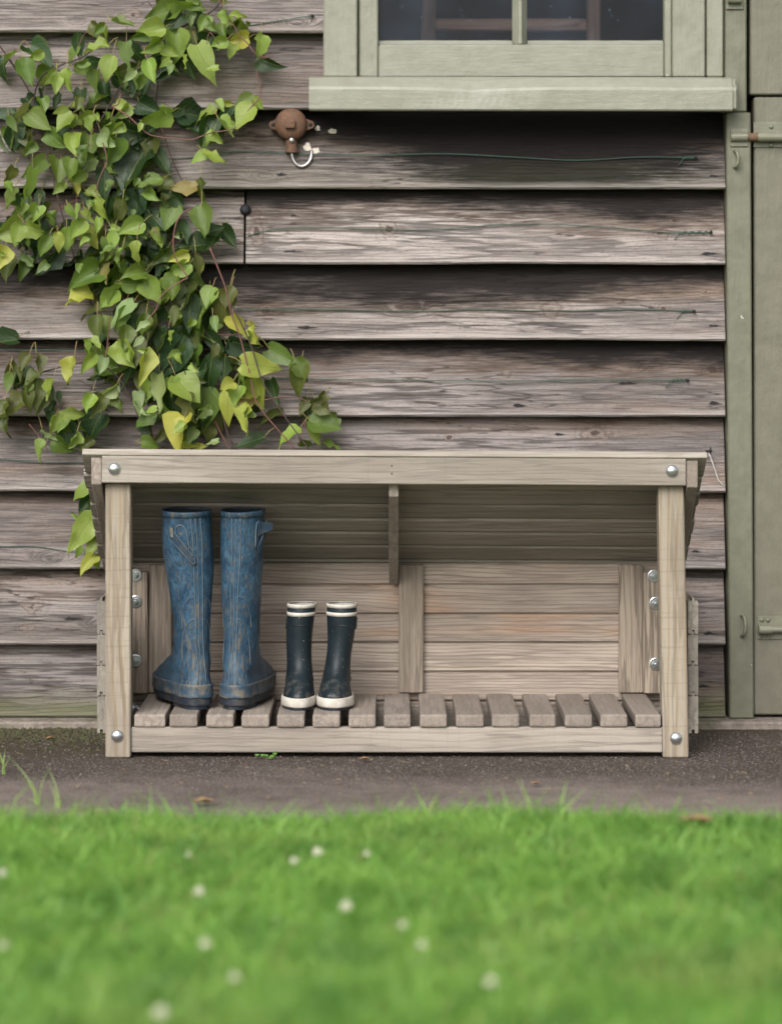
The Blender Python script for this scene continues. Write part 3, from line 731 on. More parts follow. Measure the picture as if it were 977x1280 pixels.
# front top rail
fas = box('front_rail', X(126.5, 5.277), X(857, 5.277), 5.277, 5.2965, Z(605.5, 5.277), Z(571.5, 5.277), M['bench_x'], rack, .002, fn=tl)
for py in (582, 592): revolve('nail', P(489, py, 5.2775), [(.0022, 0), (.002, .0006), (.0005, .0008)], M['rust'], fas, seg=8)
# rafters
def rafter(x0, x1, ya, yb, drop):
    prism('rafter', [(ya, rz(ya)-.0015), (yb, rz(yb)-.0015), (yb, rz(yb)-drop), (ya+.002, rz(ya+.002)-drop)], 'x', x0, x1, M['bench_y'], rack, 1, tl, bev=.0012)
rafter(X(113.5, 5.28), X(126, 5.28), 5.281, 5.665, .052)
rafter(X(857.5, 5.28), X(871.5, 5.28), 5.281, 5.665, .052)
rafter(X(485.5, 5.3), X(497.5, 5.3), 5.299, 5.609, .062)
# roof boards, tongue and groove, laid across the slope
cuts = [5.275, 5.341, 5.390, 5.439, 5.487, 5.534, 5.582, 5.634, 5.690]
nrm = Vector((0, RS, 1)).normalized(); alo = Vector((0, 1, -RS)).normalized()
for a, b_ in zip(cuts, cuts[1:]):
    p0 = Vector((0, a, rz(a))); L = (b_ - a) / alo.y; t = .013
    pr = [(0, .0038), (.0048, 0), (L-.0095, 0), (L-.0038, .0038), (L-.0038, .0045), (L+.004, .0048), (L+.004, .0088), (L-.0038, .0092), (L-.0038, t), (0, t), (0, .0095), (.0052, .0093), (.0052, .0043), (0, .0040)]
    if a == cuts[0]: pr = [(0, .001), (.001, 0)] + pr[2:-5] + [(L-.0038, t), (.001, t), (0, t-.001)]
    prof = []
    for s_, h_ in pr:
        q = p0 + alo*s_ + nrm*h_; prof.append((q.y, q.z))
    j = rnd.uniform(-.0025, .0025)
    prism('roof_board', prof, 'x', X(100.5, RY0)+j, X(882, RY0)+rnd.uniform(-.0025, .0015), M['roof_x'], rack, 1, tl)
# bottom rail and slats
box('bottom_rail', X(163, 5.305), X(827.5, 5.305), 5.305, 5.326, Z(941, 5.305), Z(909.5, 5.305), M['bench_x'], rack, .002, fn=lambda c: c + Vector((0, 0, -.0004*c.x)))
box('bottom_rail', X(140, 5.59), X(850, 5.59), 5.585, 5.606, .010, .0578, M['bench_x'], rack, .002)
sl = [(167,206),(211,246),(257,291.5),(301,336),(345.5,380),(390,424.5),(435,469),(479,512.5),(524,558),(569,604),(614,648.5),(661,694),(705,739.5),(749.5,783.5),(793,827)]
for k, (a, b_) in enumerate(sl):
    w0, w1 = X(a, 5.301), X(b_, 5.301)
    if k == 14: w1 = X(825.5, 5.301)
    j = rnd.uniform(-.0015, .0015)
    box('slat', w0, w1, 5.301+j, 5.6115, .0592, .0838+rnd.uniform(-.0006, .0006), M['bench_y'], rack, .0042, 2)
# back boards
zt = [.3485, .3029, .2433, .1844, .1248, .0651, .012]
YBK = 5.630
for a, b_ in zip(zt, zt[1:]):
    prof = [(YBK+.0030, b_+.0016), (YBK, b_+.0042), (YBK, a-.0044), (YBK+.0030, a-.0018), (YBK+.0060, a-.0018), (YBK+.0062, a+.004), (YBK+.0080, a+.004), (YBK+.0083, a-.0018), (YBK+.012, a-.0018), (YBK+.012, b_+.0016), (YBK+.0090, b_+.0016), (YBK+.0088, b_+.0062), (YBK+.0055, b_+.0062), (YBK+.0053, b_+.0016)]
    if a == zt[0]: prof = [p if p[1] < a+.002 else (p[0], a-.0012) for p in prof]
    prism('back_board', prof, 'x', X(142, YBK), X(850, YBK), M['back_x'], rack, 1)
for a, b_ in ((184.5, 214), (497.5, 528.5), (773, 803)):
    box('back_batten', X(a, 5.612), X(b_, 5.612), 5.612, 5.6292, .0845, Z(706, 5.612), M['back_z'], rack, .002)
def upright(a, b_): return box('corner_upright', X(a, 5.60), X(b_, 5.60), 5.600, 5.6290, .0848, .332, M['back_z'], rack, .002)
def washer(par, px, py):
    c = P(px, py, 5.5995)
    w = revolve('washer', c, [(.0125, -.0003), (.0125, .0018), (.0115, .0022), (.003, .0022)], M['zinc'], par, seg=20, smooth=False)
    bm = bmesh.new(); bm_revolve(bm, c, [(.0072, .0022), (.0072, .0075), (.006, .0085), (.0035, .0085)], seg=6); from_bm('nut', bm, M['zinc'], w)
    bm = bmesh.new(); bm_revolve(bm, c, [(.0033, .008), (.0033, .0125), (.0025, .013)], seg=10); from_bm('bolt_end', bm, M['zinc'], w)
ul = upright(148, 184); ur = upright(803.5, 838)
for py in (719, 752, 826): washer(ul, 169, py)
for px, py in ((816.5, 720), (818.5, 754), (818.5, 830)): washer(ur, px, py)
# angled bolts low in the corners
def lowbolt(px, py, par, s):
    c = P(px, py, 5.42)
    bm = bmesh.new(); bm_tube(bm, [c, c + Vector((.004*s, 0, 0))], .0115, sides=18); w = from_bm('washer', bm, M['zinc'], par)
    bm = bmesh.new(); bm_tube(bm, [c + Vector((.004*s, 0, 0)), c + Vector((.011*s, 0, 0))], .007, sides=6); from_bm('nut', bm, M['zinc'], w)
    bm = bmesh.new(); bm_tube(bm, [c + Vector((.011*s, 0, 0)), c + Vector((.017*s, 0, 0))], .0033, sides=10); from_bm('bolt_end', bm, M['zinc'], w)
# side boards, tongue and groove, seen end-on outside the posts
def side(x0, x1, sgn):
    zs = [.298, .2333, .1728, .1138, .040]
    first = None
    for a, b_ in zip(zs, zs[1:]):
        m = (x0 + x1) / 2; e = .0022
        prof = [(x0+.001, b_+.0008), (x0, b_+.003), (x0, a-.003), (x0+.001, a-.001), (m-e, a-.001), (m-e+.0003, a+.006), (m+e-.0003, a+.006), (m+e, a-.001), (x1-.001, a-.001), (x1, a-.003), (x1, b_+.003), (x1-.001, b_+.0008), (m+e+.0006, b_+.0008), (m+e+.0004, b_+.008), (m-e-.0004, b_+.008), (m-e-.0006, b_+.0008)]
        j = rnd.uniform(-.003, .003)
        o = prism('side_board', prof, 'y', 5.349+j, 5.643, M['side_y'], rack, 1); first = o
    box('side_cleat', (x1+.0008 if sgn < 0 else x0-.0208), (x1+.0208 if sgn < 0 else x0-.0008), 5.385, 5.598, .085, .105, M['bench_y'], rack, .002)
    return first
s1 = side(X(120.5, 5.345), X(131.3, 5.345), -1); s2 = side(X(859.5, 5.345), X(872, 5.345), 1)
lowbolt(165, 886, s1, 1); lowbolt(829, 890, s2, -1)
for px, py, Y in ((142.5, 586, 5.2775), (839, 588.5, 5.2775), (146, 920, 5.2975), (844, 923, 5.2975)):
    bm = bmesh.new(); bm_revolve(bm, P(px, py, Y), [(.0123, 0), (.0121, .0015), (.0108, .0042), (.0082, .0066), (.0045, .0081), (.0008, .0085)], seg=24)
    from_bm('bolt_head', bm, M['zinc'], rack, smooth=True)

# ------------------------------------------------------------------ boots
def lerp_levels(L, z):
    if z <= L[0][0]: return L[0][1:]
    for a, b_ in zip(L, L[1:]):
        if z <= b_[0]:
            t = (z - a[0]) / (b_[0] - a[0]); t = t*t*(3-2*t)*.35 + t*.65
            return tuple(p + (q-p)*t for p, q in zip(a[1:], b_[1:]))
    return L[-1][1:]
class Boot:
    """levels: height, half width, toe reach, heel reach, squareness, sideways and forward shift"""
    def __init__(s, levels, pos, rot, seed):
        s.L = levels; s.pos = Vector(pos); s.rot = Matrix.Rotation(rot, 3, 'Z'); s.seed = seed
    def pt(s, th, z, off=0.0, world=True, crease=1.0):
        w, f, b, p, cx, cy = lerp_levels(s.L, z)
        sn, cs = math.sin(th), math.cos(th)
        fx = abs(sn)**p * (1 if sn > 0 else -1); fy = abs(cs)**p * (1 if cs > 0 else -1)
        # waisted outline for the foot part: narrower at the arch and heel than at the ball
        if z < .075 and f > .07:
            yy = fy * (f if fy > 0 else b); ball = f * .55
            w *= .86 + .20 * math.exp(-((yy - ball) / (.42 * f))**2)
        q = Vector((cx + (w+off)*fx, cy + ((f if fy > 0 else b)+off)*fy, z))
        if crease:
            n1 = mnoise.noise(Vector((q.x*14, q.y*14, z*11 + s.seed)))*.0050*crease + (math.sin(z*190 + 2*mnoise.noise(Vector((q.x*20, q.y*20, s.seed)))*3)*.0011*math.exp(-((z-.145)/.045)**2) if s.L[-1][0] > .3 else 0)
            q.x += n1; q.y += mnoise.noise(Vector((q.x*12, q.y*12+7, z*12 + s.seed)))*.003*crease
        return s.pos + s.rot @ q if world else q
    def body(s, name, mat, parent, zs, inner, lining_z, nseg=44, rim_wave=0.0):
        bm = bmesh.new(); rings = []
        def ring(z, off, k=1.0):
            r = []
            for i in range(nseg):
                th = 2*math.pi*i/nseg
                v = s.pt(th, z, off)
                if rim_wave and z > zs[-1] - .03: v.z += rim_wave*(1.5*math.cos(th) + .45*math.sin(th*2+s.seed))*(1-max(0, zs[-1]-z)/.03)
                r.append(bm.verts.new(v))
            return r
        for z in zs: rings.append(ring(z, 0))
        for a, b_ in zip(rings, rings[1:]):
            for i in range(nseg): bm.faces.new((a[i], a[(i+1) % nseg], b_[(i+1) % nseg], b_[i]))
        bm.faces.new(rings[0][::-1])
        r2 = [ring(zs[-1]+.0010, -.0010), ring(zs[-1]+.0004, -.0024), ring(zs[-1]-.001, -.0028)]
        allr = [rings[-1]] + r2
        for a, b_ in zip(allr, allr[1:]):
            for i in range(nseg): bm.faces.new((a[i], a[(i+1) % nseg], b_[(i+1) % nseg], b_[i]))
        bmesh.ops.recalc_face_normals(bm, faces=bm.faces[:])
        o = from_bm(name, bm, mat, parent, s.pos, smooth=True)
        bm = bmesh.new(); lr = []
        for z, off in ((zs[-1]+.0003, -.0025), (zs[-1]-.012, -.0035), (zs[-1]-.03, -.0042), (zs[-1]-.07, -.005), (lining_z, -.006)):
            lr.append(ring(z, off))
        for a, b_ in zip(lr, lr[1:]):
            for i in range(nseg): bm.faces.new((b_[i], b_[(i+1) % nseg], a[(i+1) % nseg], a[i]))
        bm.faces.new(lr[-1])
        from_bm('lining', bm, inner, parent, None, smooth=True)
        return o
    def band(s, name, mat, parent, zlist, nseg=48, wav=0.0):
        """a closed strip round the boot: (height, offset) pairs from outside bottom up"""
        bm = bmesh.new(); rings = []
        for k, (z, off) in enumerate(zlist):
            r = []
            for i in range(nseg):
                th = 2*math.pi*i/nseg; v = s.pt(th, z, off)
                if wav < 0: v.z += -wav*(1.5*math.cos(th) + .45*math.sin(th*2+s.seed))*(1-max(0, .387-z)/.03)
                elif wav and k < 2: v.z += wav*math.sin(th*9+s.seed)*.5 + wav*mnoise.noise(Vector((th*2, s.seed, 0)))
                r.append(bm.verts.new(v))
            rings.append(r)
        m = len(rings)
        for a in range(m):
            b_ = (a+1) % m
            for i in range(nseg): bm.faces.new((rings[a][i], rings[a][(i+1) % nseg], rings[b_][(i+1) % nseg], rings[b_][i]))
        bmesh.ops.recalc_face_normals(bm, faces=bm.faces[:])
        return from_bm(name, bm, mat, parent, None, smooth=True)
    def slab(s, name, mat, parent, z0, z1, off, ymin=-9, ymax=9, nseg=56, zref=.026, lift=0.0):
        bm = bmesh.new(); pts = []
        for i in range(nseg):
            q = s.pt(2*math.pi*i/nseg, zref, off, world=False)
            q.y = min(max(q.y, ymin), ymax); pts.append(q)
        def lf(q): return lift*max(0, (q.y-.06)/.14)**2
        lo = [bm.verts.new(s.pos + s.rot @ Vector((q.x*.97, q.y*.985, z0+lf(q)))) for q in pts]
        hi = [bm.verts.new(s.pos + s.rot @ Vector((q.x, q.y, z1))) for q in pts]
        bm.faces.new(lo[::-1]); bm.faces.new(hi)
        for i in range(nseg): bm.faces.new((lo[i], lo[(i+1) % nseg], hi[(i+1) % nseg], hi[i]))
        return from_bm(name, bm, mat, parent, None)
    def rib(s, mat, parent, path, r=.0013, off=.0004, name='seam_rib'):
        pts = smooth_path([s.pt(th, z, off) for th, z in path], 3)
        bm = bmesh.new(); bm_tube(bm, pts, r, sides=6); return from_bm(name, bm, mat, parent, None, smooth=True)
    def patch(s, name, mat, parent, corners, off, thick=.0028, n=8, curl=0.0):
        """strap: four (angle, height) corners, thick strip lying on the boot"""
        (t0, z0), (t1, z1), (t2, z2), (t3, z3) = corners
        bm = bmesh.new(); A, B = [], []
        for k in range(n+1):
            u = k/n
            for lst, (ta, za, tb, zb) in ((A, (t0, z0, t1, z1)), (B, (t3, z3, t2, z2))):
                th, z = ta+(tb-ta)*u, za+(zb-za)*u
                e = curl*u*u
                lst.append((bm.verts.new(s.pt(th, z, off+e)), bm.verts.new(s.pt(th, z, off+e+thick))))
        for k in range(n):
            (a0, a1), (c0_, c1) = A[k], A[k+1]; (b0, b1), (d0, d1) = B[k], B[k+1]
            bm.faces.new((a1, c1, d1, b1)); bm.faces.new((a0, b0, d0, c0_)); bm.faces.new((a0, c0_, c1, a1)); bm.faces.new((b0, b1, d1, d0))
        bm.faces.new((A[0][0], A[0][1], B[0][1], B[0][0])); bm.faces.new((A[-1][0], B[-1][0], B[-1][1], A[-1][1]))
        bmesh.ops.recalc_face_normals(bm, faces=bm.faces[:])
        return from_bm(name, bm, mat, parent, None)

def tall_levels(sw, sd, lean=0.0):
    raw = [(.020,.0375,.200,.060,.78),(.045,.0385,.200,.060,.80),(.062,.0355,.178,.0580,.88),(.080,.0340,.126,.056,.93),(.098,.0330,.080,.054,.97),
           (.118,.0320,.060,.0520,1),(.145,.0315,.053,.051,1),(.175,.0330,.046,.0515,1),(.21,.037,.045,.052,1),(.255,.0405,.046,.052,1),(.31,.0425,.047,.050,1),(.36,.0425,.046,.049,1),(.387,.043,.046,.049,1)]
    out = []
    for z, w, f, b, p in raw:
        k = max(0, (z-.10)/.30)
        out.append((z, w*(1+(sw-1)*min(1, k*1.5)), f*(1+(sd-1)*min(1, k*1.5)), b, p, lean*k, -.022*k))
    return out
TZ = [.022,.034,.045,.054,.062,.071,.080,.089,.098,.108,.118,.131,.145,.16,.175,.192,.21,.232,.255,.282,.31,.335,.355,.37,.382,.387]
SLAT = .0842
PI = math.pi
def tall_boot(px, rot, sw, sd, lean, seed, label, strap_side):
    pos = (X(px, 5.415), 5.415, SLAT)
    t = thing('wellington_boot', pos, label, 'boot', 'tall blue wellington boots on the slats')
    b = Boot(tall_levels(sw, sd, lean), pos, rot, seed)
    b.body('boot_body', M['rub_b'], t, TZ, M['in_b'], .18, rim_wave=.0015)
    b.band('top_band', M['rub_b'], t, [(.376, -.0006), (.376, .0015), (.386, .0016), (.3885, .0006), (.3875, -.0006)], wav=-.0015)
    b.band('foot_band', M['fox_b'], t, [(.0235, -.001), (.0225, .0022), (.0255, .0034), (.029, .0022), (.044, .0022), (.0475, .0032), (.0495, .0018), (.049, -.001)], wav=.0022)
    b.slab('sole', M['sole_b'], t, .009, .0245, .0012, lift=.006)
    b.slab('heel', M['sole_b'], t, .0002, .0235, -.0050, ymax=.010)
    for th in (PI-.20, PI+.20): b.rib(M['rib_b'], t, [(th, z) for z in (.05, .09, .13, .18, .23, .28, .33, .376)], .0012)
    b.rib(M['rib_b'], t, [(PI+.02, z) for z in (.05, .09, .13, .18, .23, .28, .33, .376)], .0009)
    for top, spread, zb in ((.222, .95, .155), (.178, .95, .085)):
        for sg in (-1, 1):
            b.rib(M['rib_b'], t, [(PI+sg*.2, top), (PI+sg*.45, top-.004), (PI+sg*.72, top-.018), (PI+sg*spread, top-.045), (PI+sg*(spread+.08), zb)], .0011)
    return t, b
t1, b1 = tall_boot(239.5, R(23), 1.15, 1.04, -.018, 3.0, 'left tall muddy blue wellington boot with its strap flat against the shaft', -1)
# strap and loop on the outer side
b1.patch('strap', M['strap_b'], t1, [(PI+.98, .331), (PI+.26, .284), (PI+.20, .297), (PI+.93, .355)], .0026)
b1.rib(M['rib_b'], t1, [(PI+.80, .340), (PI+.78, .355), (PI+.62, .361), (PI+.45, .356), (PI+.38, .339), (PI+.37, .310)], .0017, .001, 'strap_loop')
b1.patch('buckle', M['steel'], t1, [(PI+.98, .339), (PI+.86, .337), (PI+.84, .355), (PI+.96, .358)], .0048, .002, 3)
for pa in ([(PI+.98, .332), (PI+.26, .285)], [(PI+.93, .355), (PI+.20, .298)], [(PI+.26, .285), (PI+.17, .288), (PI+.20, .298)]):
    b1.rib(M['rib_b'], t1, [(a+(c-a)*u, b_+(d-b_)*u) for (a, b_), (c, d) in zip(pa, pa[1:]) for u in (0, .5, 1)], .0010, .0052, 'strap_edge')
t2, b2 = tall_boot(300.5, R(-12), 1.0, 1.0, .010, 11.0, 'right tall muddy blue wellington boot with its strap end sticking out', 1)
b2.patch('strap', M['strap_b'], t2, [(PI-1.05, .338), (PI-1.42, .350), (PI-1.42, .364), (PI-1.05, .366)], .002, .003, 6, .016)
b2.patch('strap', M['strap_b'], t2, [(PI-1.62, .352), (PI-1.02, .305), (PI-.94, .316), (PI-1.55, .368)], .0045, .003, 8, .001)
b2.rib(M['rib_b'], t2, [(PI-1.35, .345), (PI-1.30, .363), (PI-1.10, .367), (PI-.98, .360), (PI-.94, .340), (PI-.95, .315)], .0017, .001, 'strap_loop')

def kid_levels(lean):
    raw = [(.0,.0330,.092,.050,.80),(.020,.0335,.093,.050,.80),(.030,.0315,.090,.049,.86),(.042,.0300,.078,.047,.92),(.054,.0285,.060,.045,.96),(.068,.0268,.045,.042,1),
           (.085,.0255,.036,.038,1),(.105,.0252,.033,.036,1),(.13,.0262,.033,.036,1),(.16,.0275,.034,.036,1),(.199,.0288,.035,.036,1)]
    return [(z, w, f, b, p, lean*max(0, (z-.04)/.16), 0.0) for z, w, f, b, p in raw]
KZ = [.0215,.026,.030,.036,.042,.048,.054,.061,.068,.076,.085,.095,.105,.117,.13,.145,.16,.18,.199]
def kid_boot(px, rot, lean, seed, label):
    pos = (X(px, 5.445), 5.445, SLAT)
    t = thing('wellington_boot', pos, label, 'boot', 'small navy wellington boots on the slats')
    b = Boot(kid_levels(lean), pos, PI + rot, seed)
    b.body('boot_body', M['rub_n'], t, KZ, M['lining'], .10, rim_wave=0)
    b.slab('outsole', M['navy_s'], t, .0002, .0052, .0012, zref=.02)
    b.band('white_sole', M['white_r'], t, [(.0050, -.003), (.0050, .0024), (.0075, .0032), (.0208, .0026), (.0232, .0014), (.0232, -.003)])
    b.band('white_stripe', M['white_r'], t, [(.1928, -.001), (.1928, .0013), (.1985, .0013), (.2003, .0004), (.2003, -.002)])
    b.band('white_stripe', M['white_r'], t, [(.1765, -.001), (.1765, .0012), (.1840, .0012), (.1840, -.001)])
    b.rib(M['rub_n'], t, [(-.5, .157), (-.25, .159), (0, .1595), (.25, .159), (.5, .157)], .0009)
    return t, b
k1, kb1 = kid_boot(372.5, R(2), -.0065, 21.0, 'small navy child wellington boot standing upright nearest the tall blue boots')
kb1.patch('pull_tab', M['rub_n'], k1, [(PI/2-.3, .150), (PI/2+.3, .150), (PI/2+.3, .172), (PI/2-.3, .172)], .0006, .002, 4)
k2, kb2 = kid_boot(421, R(-4), -.0095, 33.0, 'small navy child wellington boot leaning slightly with scuffs on its shaft')
kb2.patch('pull_tab', M['rub_n'], k2, [(-PI/2-.3, .150), (-PI/2+.3, .150), (-PI/2+.3, .172), (-PI/2-.3, .172)], .0006, .002, 4)

# ------------------------------------------------------------------ climbing vine
vine = thing('climbing_vine', (X(215, 5.73), 5.72, 0.0), 'leafy green climbing vine with red stems trained up the boards on the left', 'climbing plant')
def leaf_mesh(seed):
    r = random.Random(seed); nr = 6; cols = (-1, -.5, 0, .5, 1)
    fold = r.uniform(.10, .95); droop = r.uniform(.0, 1.0); twist = r.uniform(-.9, .9); wave = r.uniform(.04, .13); cup = r.uniform(-.5, .6); wid = r.uniform(.23, .38); heart = r.uniform(-.02, .10); ph = r.uniform(0, 6)
    hook = r.uniform(-.12, .12)
    bm = bmesh.new(); uvl = bm.loops.layers.uv.new('UVMap'); g = []; uvs = {}
    for i in range(nr+1):
        t = (0, .08, .24, .43, .63, .83, 1.0)[i]
        w = wid * ((.20, .66, .98, .97, .72, .33, .012) if heart < .07 else (.50, .90, 1.0, .88, .60, .25, .012))[i] * 1.12
        row = []
        for c in cols:
            back = heart*abs(c)**1.3*max(0, 1-t*3.2)
            x = t - back; y = w*c + hook*t*t
            z = fold*w*abs(c)**1.3 - droop*t*t*.55 + wave*math.sin(ph + t*13 + c*2)*abs(c) + cup*(t-.4)**2
            a = twist*t; y, z = y*math.cos(a) - z*math.sin(a), y*math.sin(a) + z*math.cos(a)
            v = bm.verts.new((x, y, z)); uvs[v] = (t, .5 + c*.5*w/(wid*1.12)*.98); row.append(v)
        g.append(row)
    for i in range(nr):
        for j in range(4):
            f = bm.faces.new((g[i][j], g[i+1][j], g[i+1][j+1], g[i][j+1]))
            for l in f.loops: l[uvl].uv = uvs[l.vert]
    bm.normal_update()
    me = bpy.data.meshes.new('leaf'); bm.to_mesh(me); bm.free()
    for p in me.polygons: p.use_smooth = True
    me.materials.append(M['leaf']); return me
LM = [leaf_mesh(100+i) for i in range(26)]
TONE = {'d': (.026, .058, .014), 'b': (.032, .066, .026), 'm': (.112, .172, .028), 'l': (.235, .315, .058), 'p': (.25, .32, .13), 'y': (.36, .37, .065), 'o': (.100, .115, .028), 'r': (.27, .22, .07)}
leaves = []
petio = bmesh.new()
def leaf(px, py, L, ang, tone, lift=None, pitch=None):
    """centre pixel, length in pixels, direction of the tip (0 right, 90 down) and tone"""
    lift = rnd.uniform(.02, .075) if lift is None else lift
    if tone in 'db' : lift *= .55
    if tone in 'lyp': lift += .015
    Y = 5.735 - lift
    s = L / 600 * rnd.uniform(.90, 1.12)
    a = R(ang + rnd.uniform(-8, 8))
    tip = Vector((math.cos(a), 0, -math.sin(a))); nz = Vector((0, -1, 0)); sd_ = nz.cross(tip)
    m = Matrix((tip, sd_, nz)).transposed()
    roll = R(rnd.gauss(0, 30)); pit = R(rnd.uniform(0, 60) if pitch is None else pitch)   # tips hang out and droop
    m = m @ Matrix.Rotation(roll, 3, 'X') @ Matrix.Rotation(-pit * .6 if math.sin(a) > .2 else pit*.2, 3, 'Y')
    c = P(px, py, Y); loc = c - (m @ Vector((.47, 0, 0))) * s
    o = bpy.data.objects.new('leaf', LM[rnd.randrange(len(LM))])
    COL.objects.link(o); o.parent = vine
    o.matrix_basis = Matrix.Translation(loc - WL[vine.name]) @ m.to_4x4() @ Matrix.Diagonal((s, s*rnd.uniform(.85, 1.12), s, 1))
    t = TONE[tone]; j = rnd.uniform(.82, 1.18)
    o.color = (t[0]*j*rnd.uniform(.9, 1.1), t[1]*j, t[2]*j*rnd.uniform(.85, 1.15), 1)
    leaves.append(o)
    if L > 20:
        e = loc - (m @ Vector((1, 0, 0)))*s*.35 + Vector((0, rnd.uniform(.01, .03), rnd.uniform(.0, .02)))
        bm_tube(petio, smooth_path([loc + (m @ Vector((.03, 0, 0)))*s, loc*.5+e*.5+Vector((0, 0, .004)), e], 2), .0008, .0011, 4)
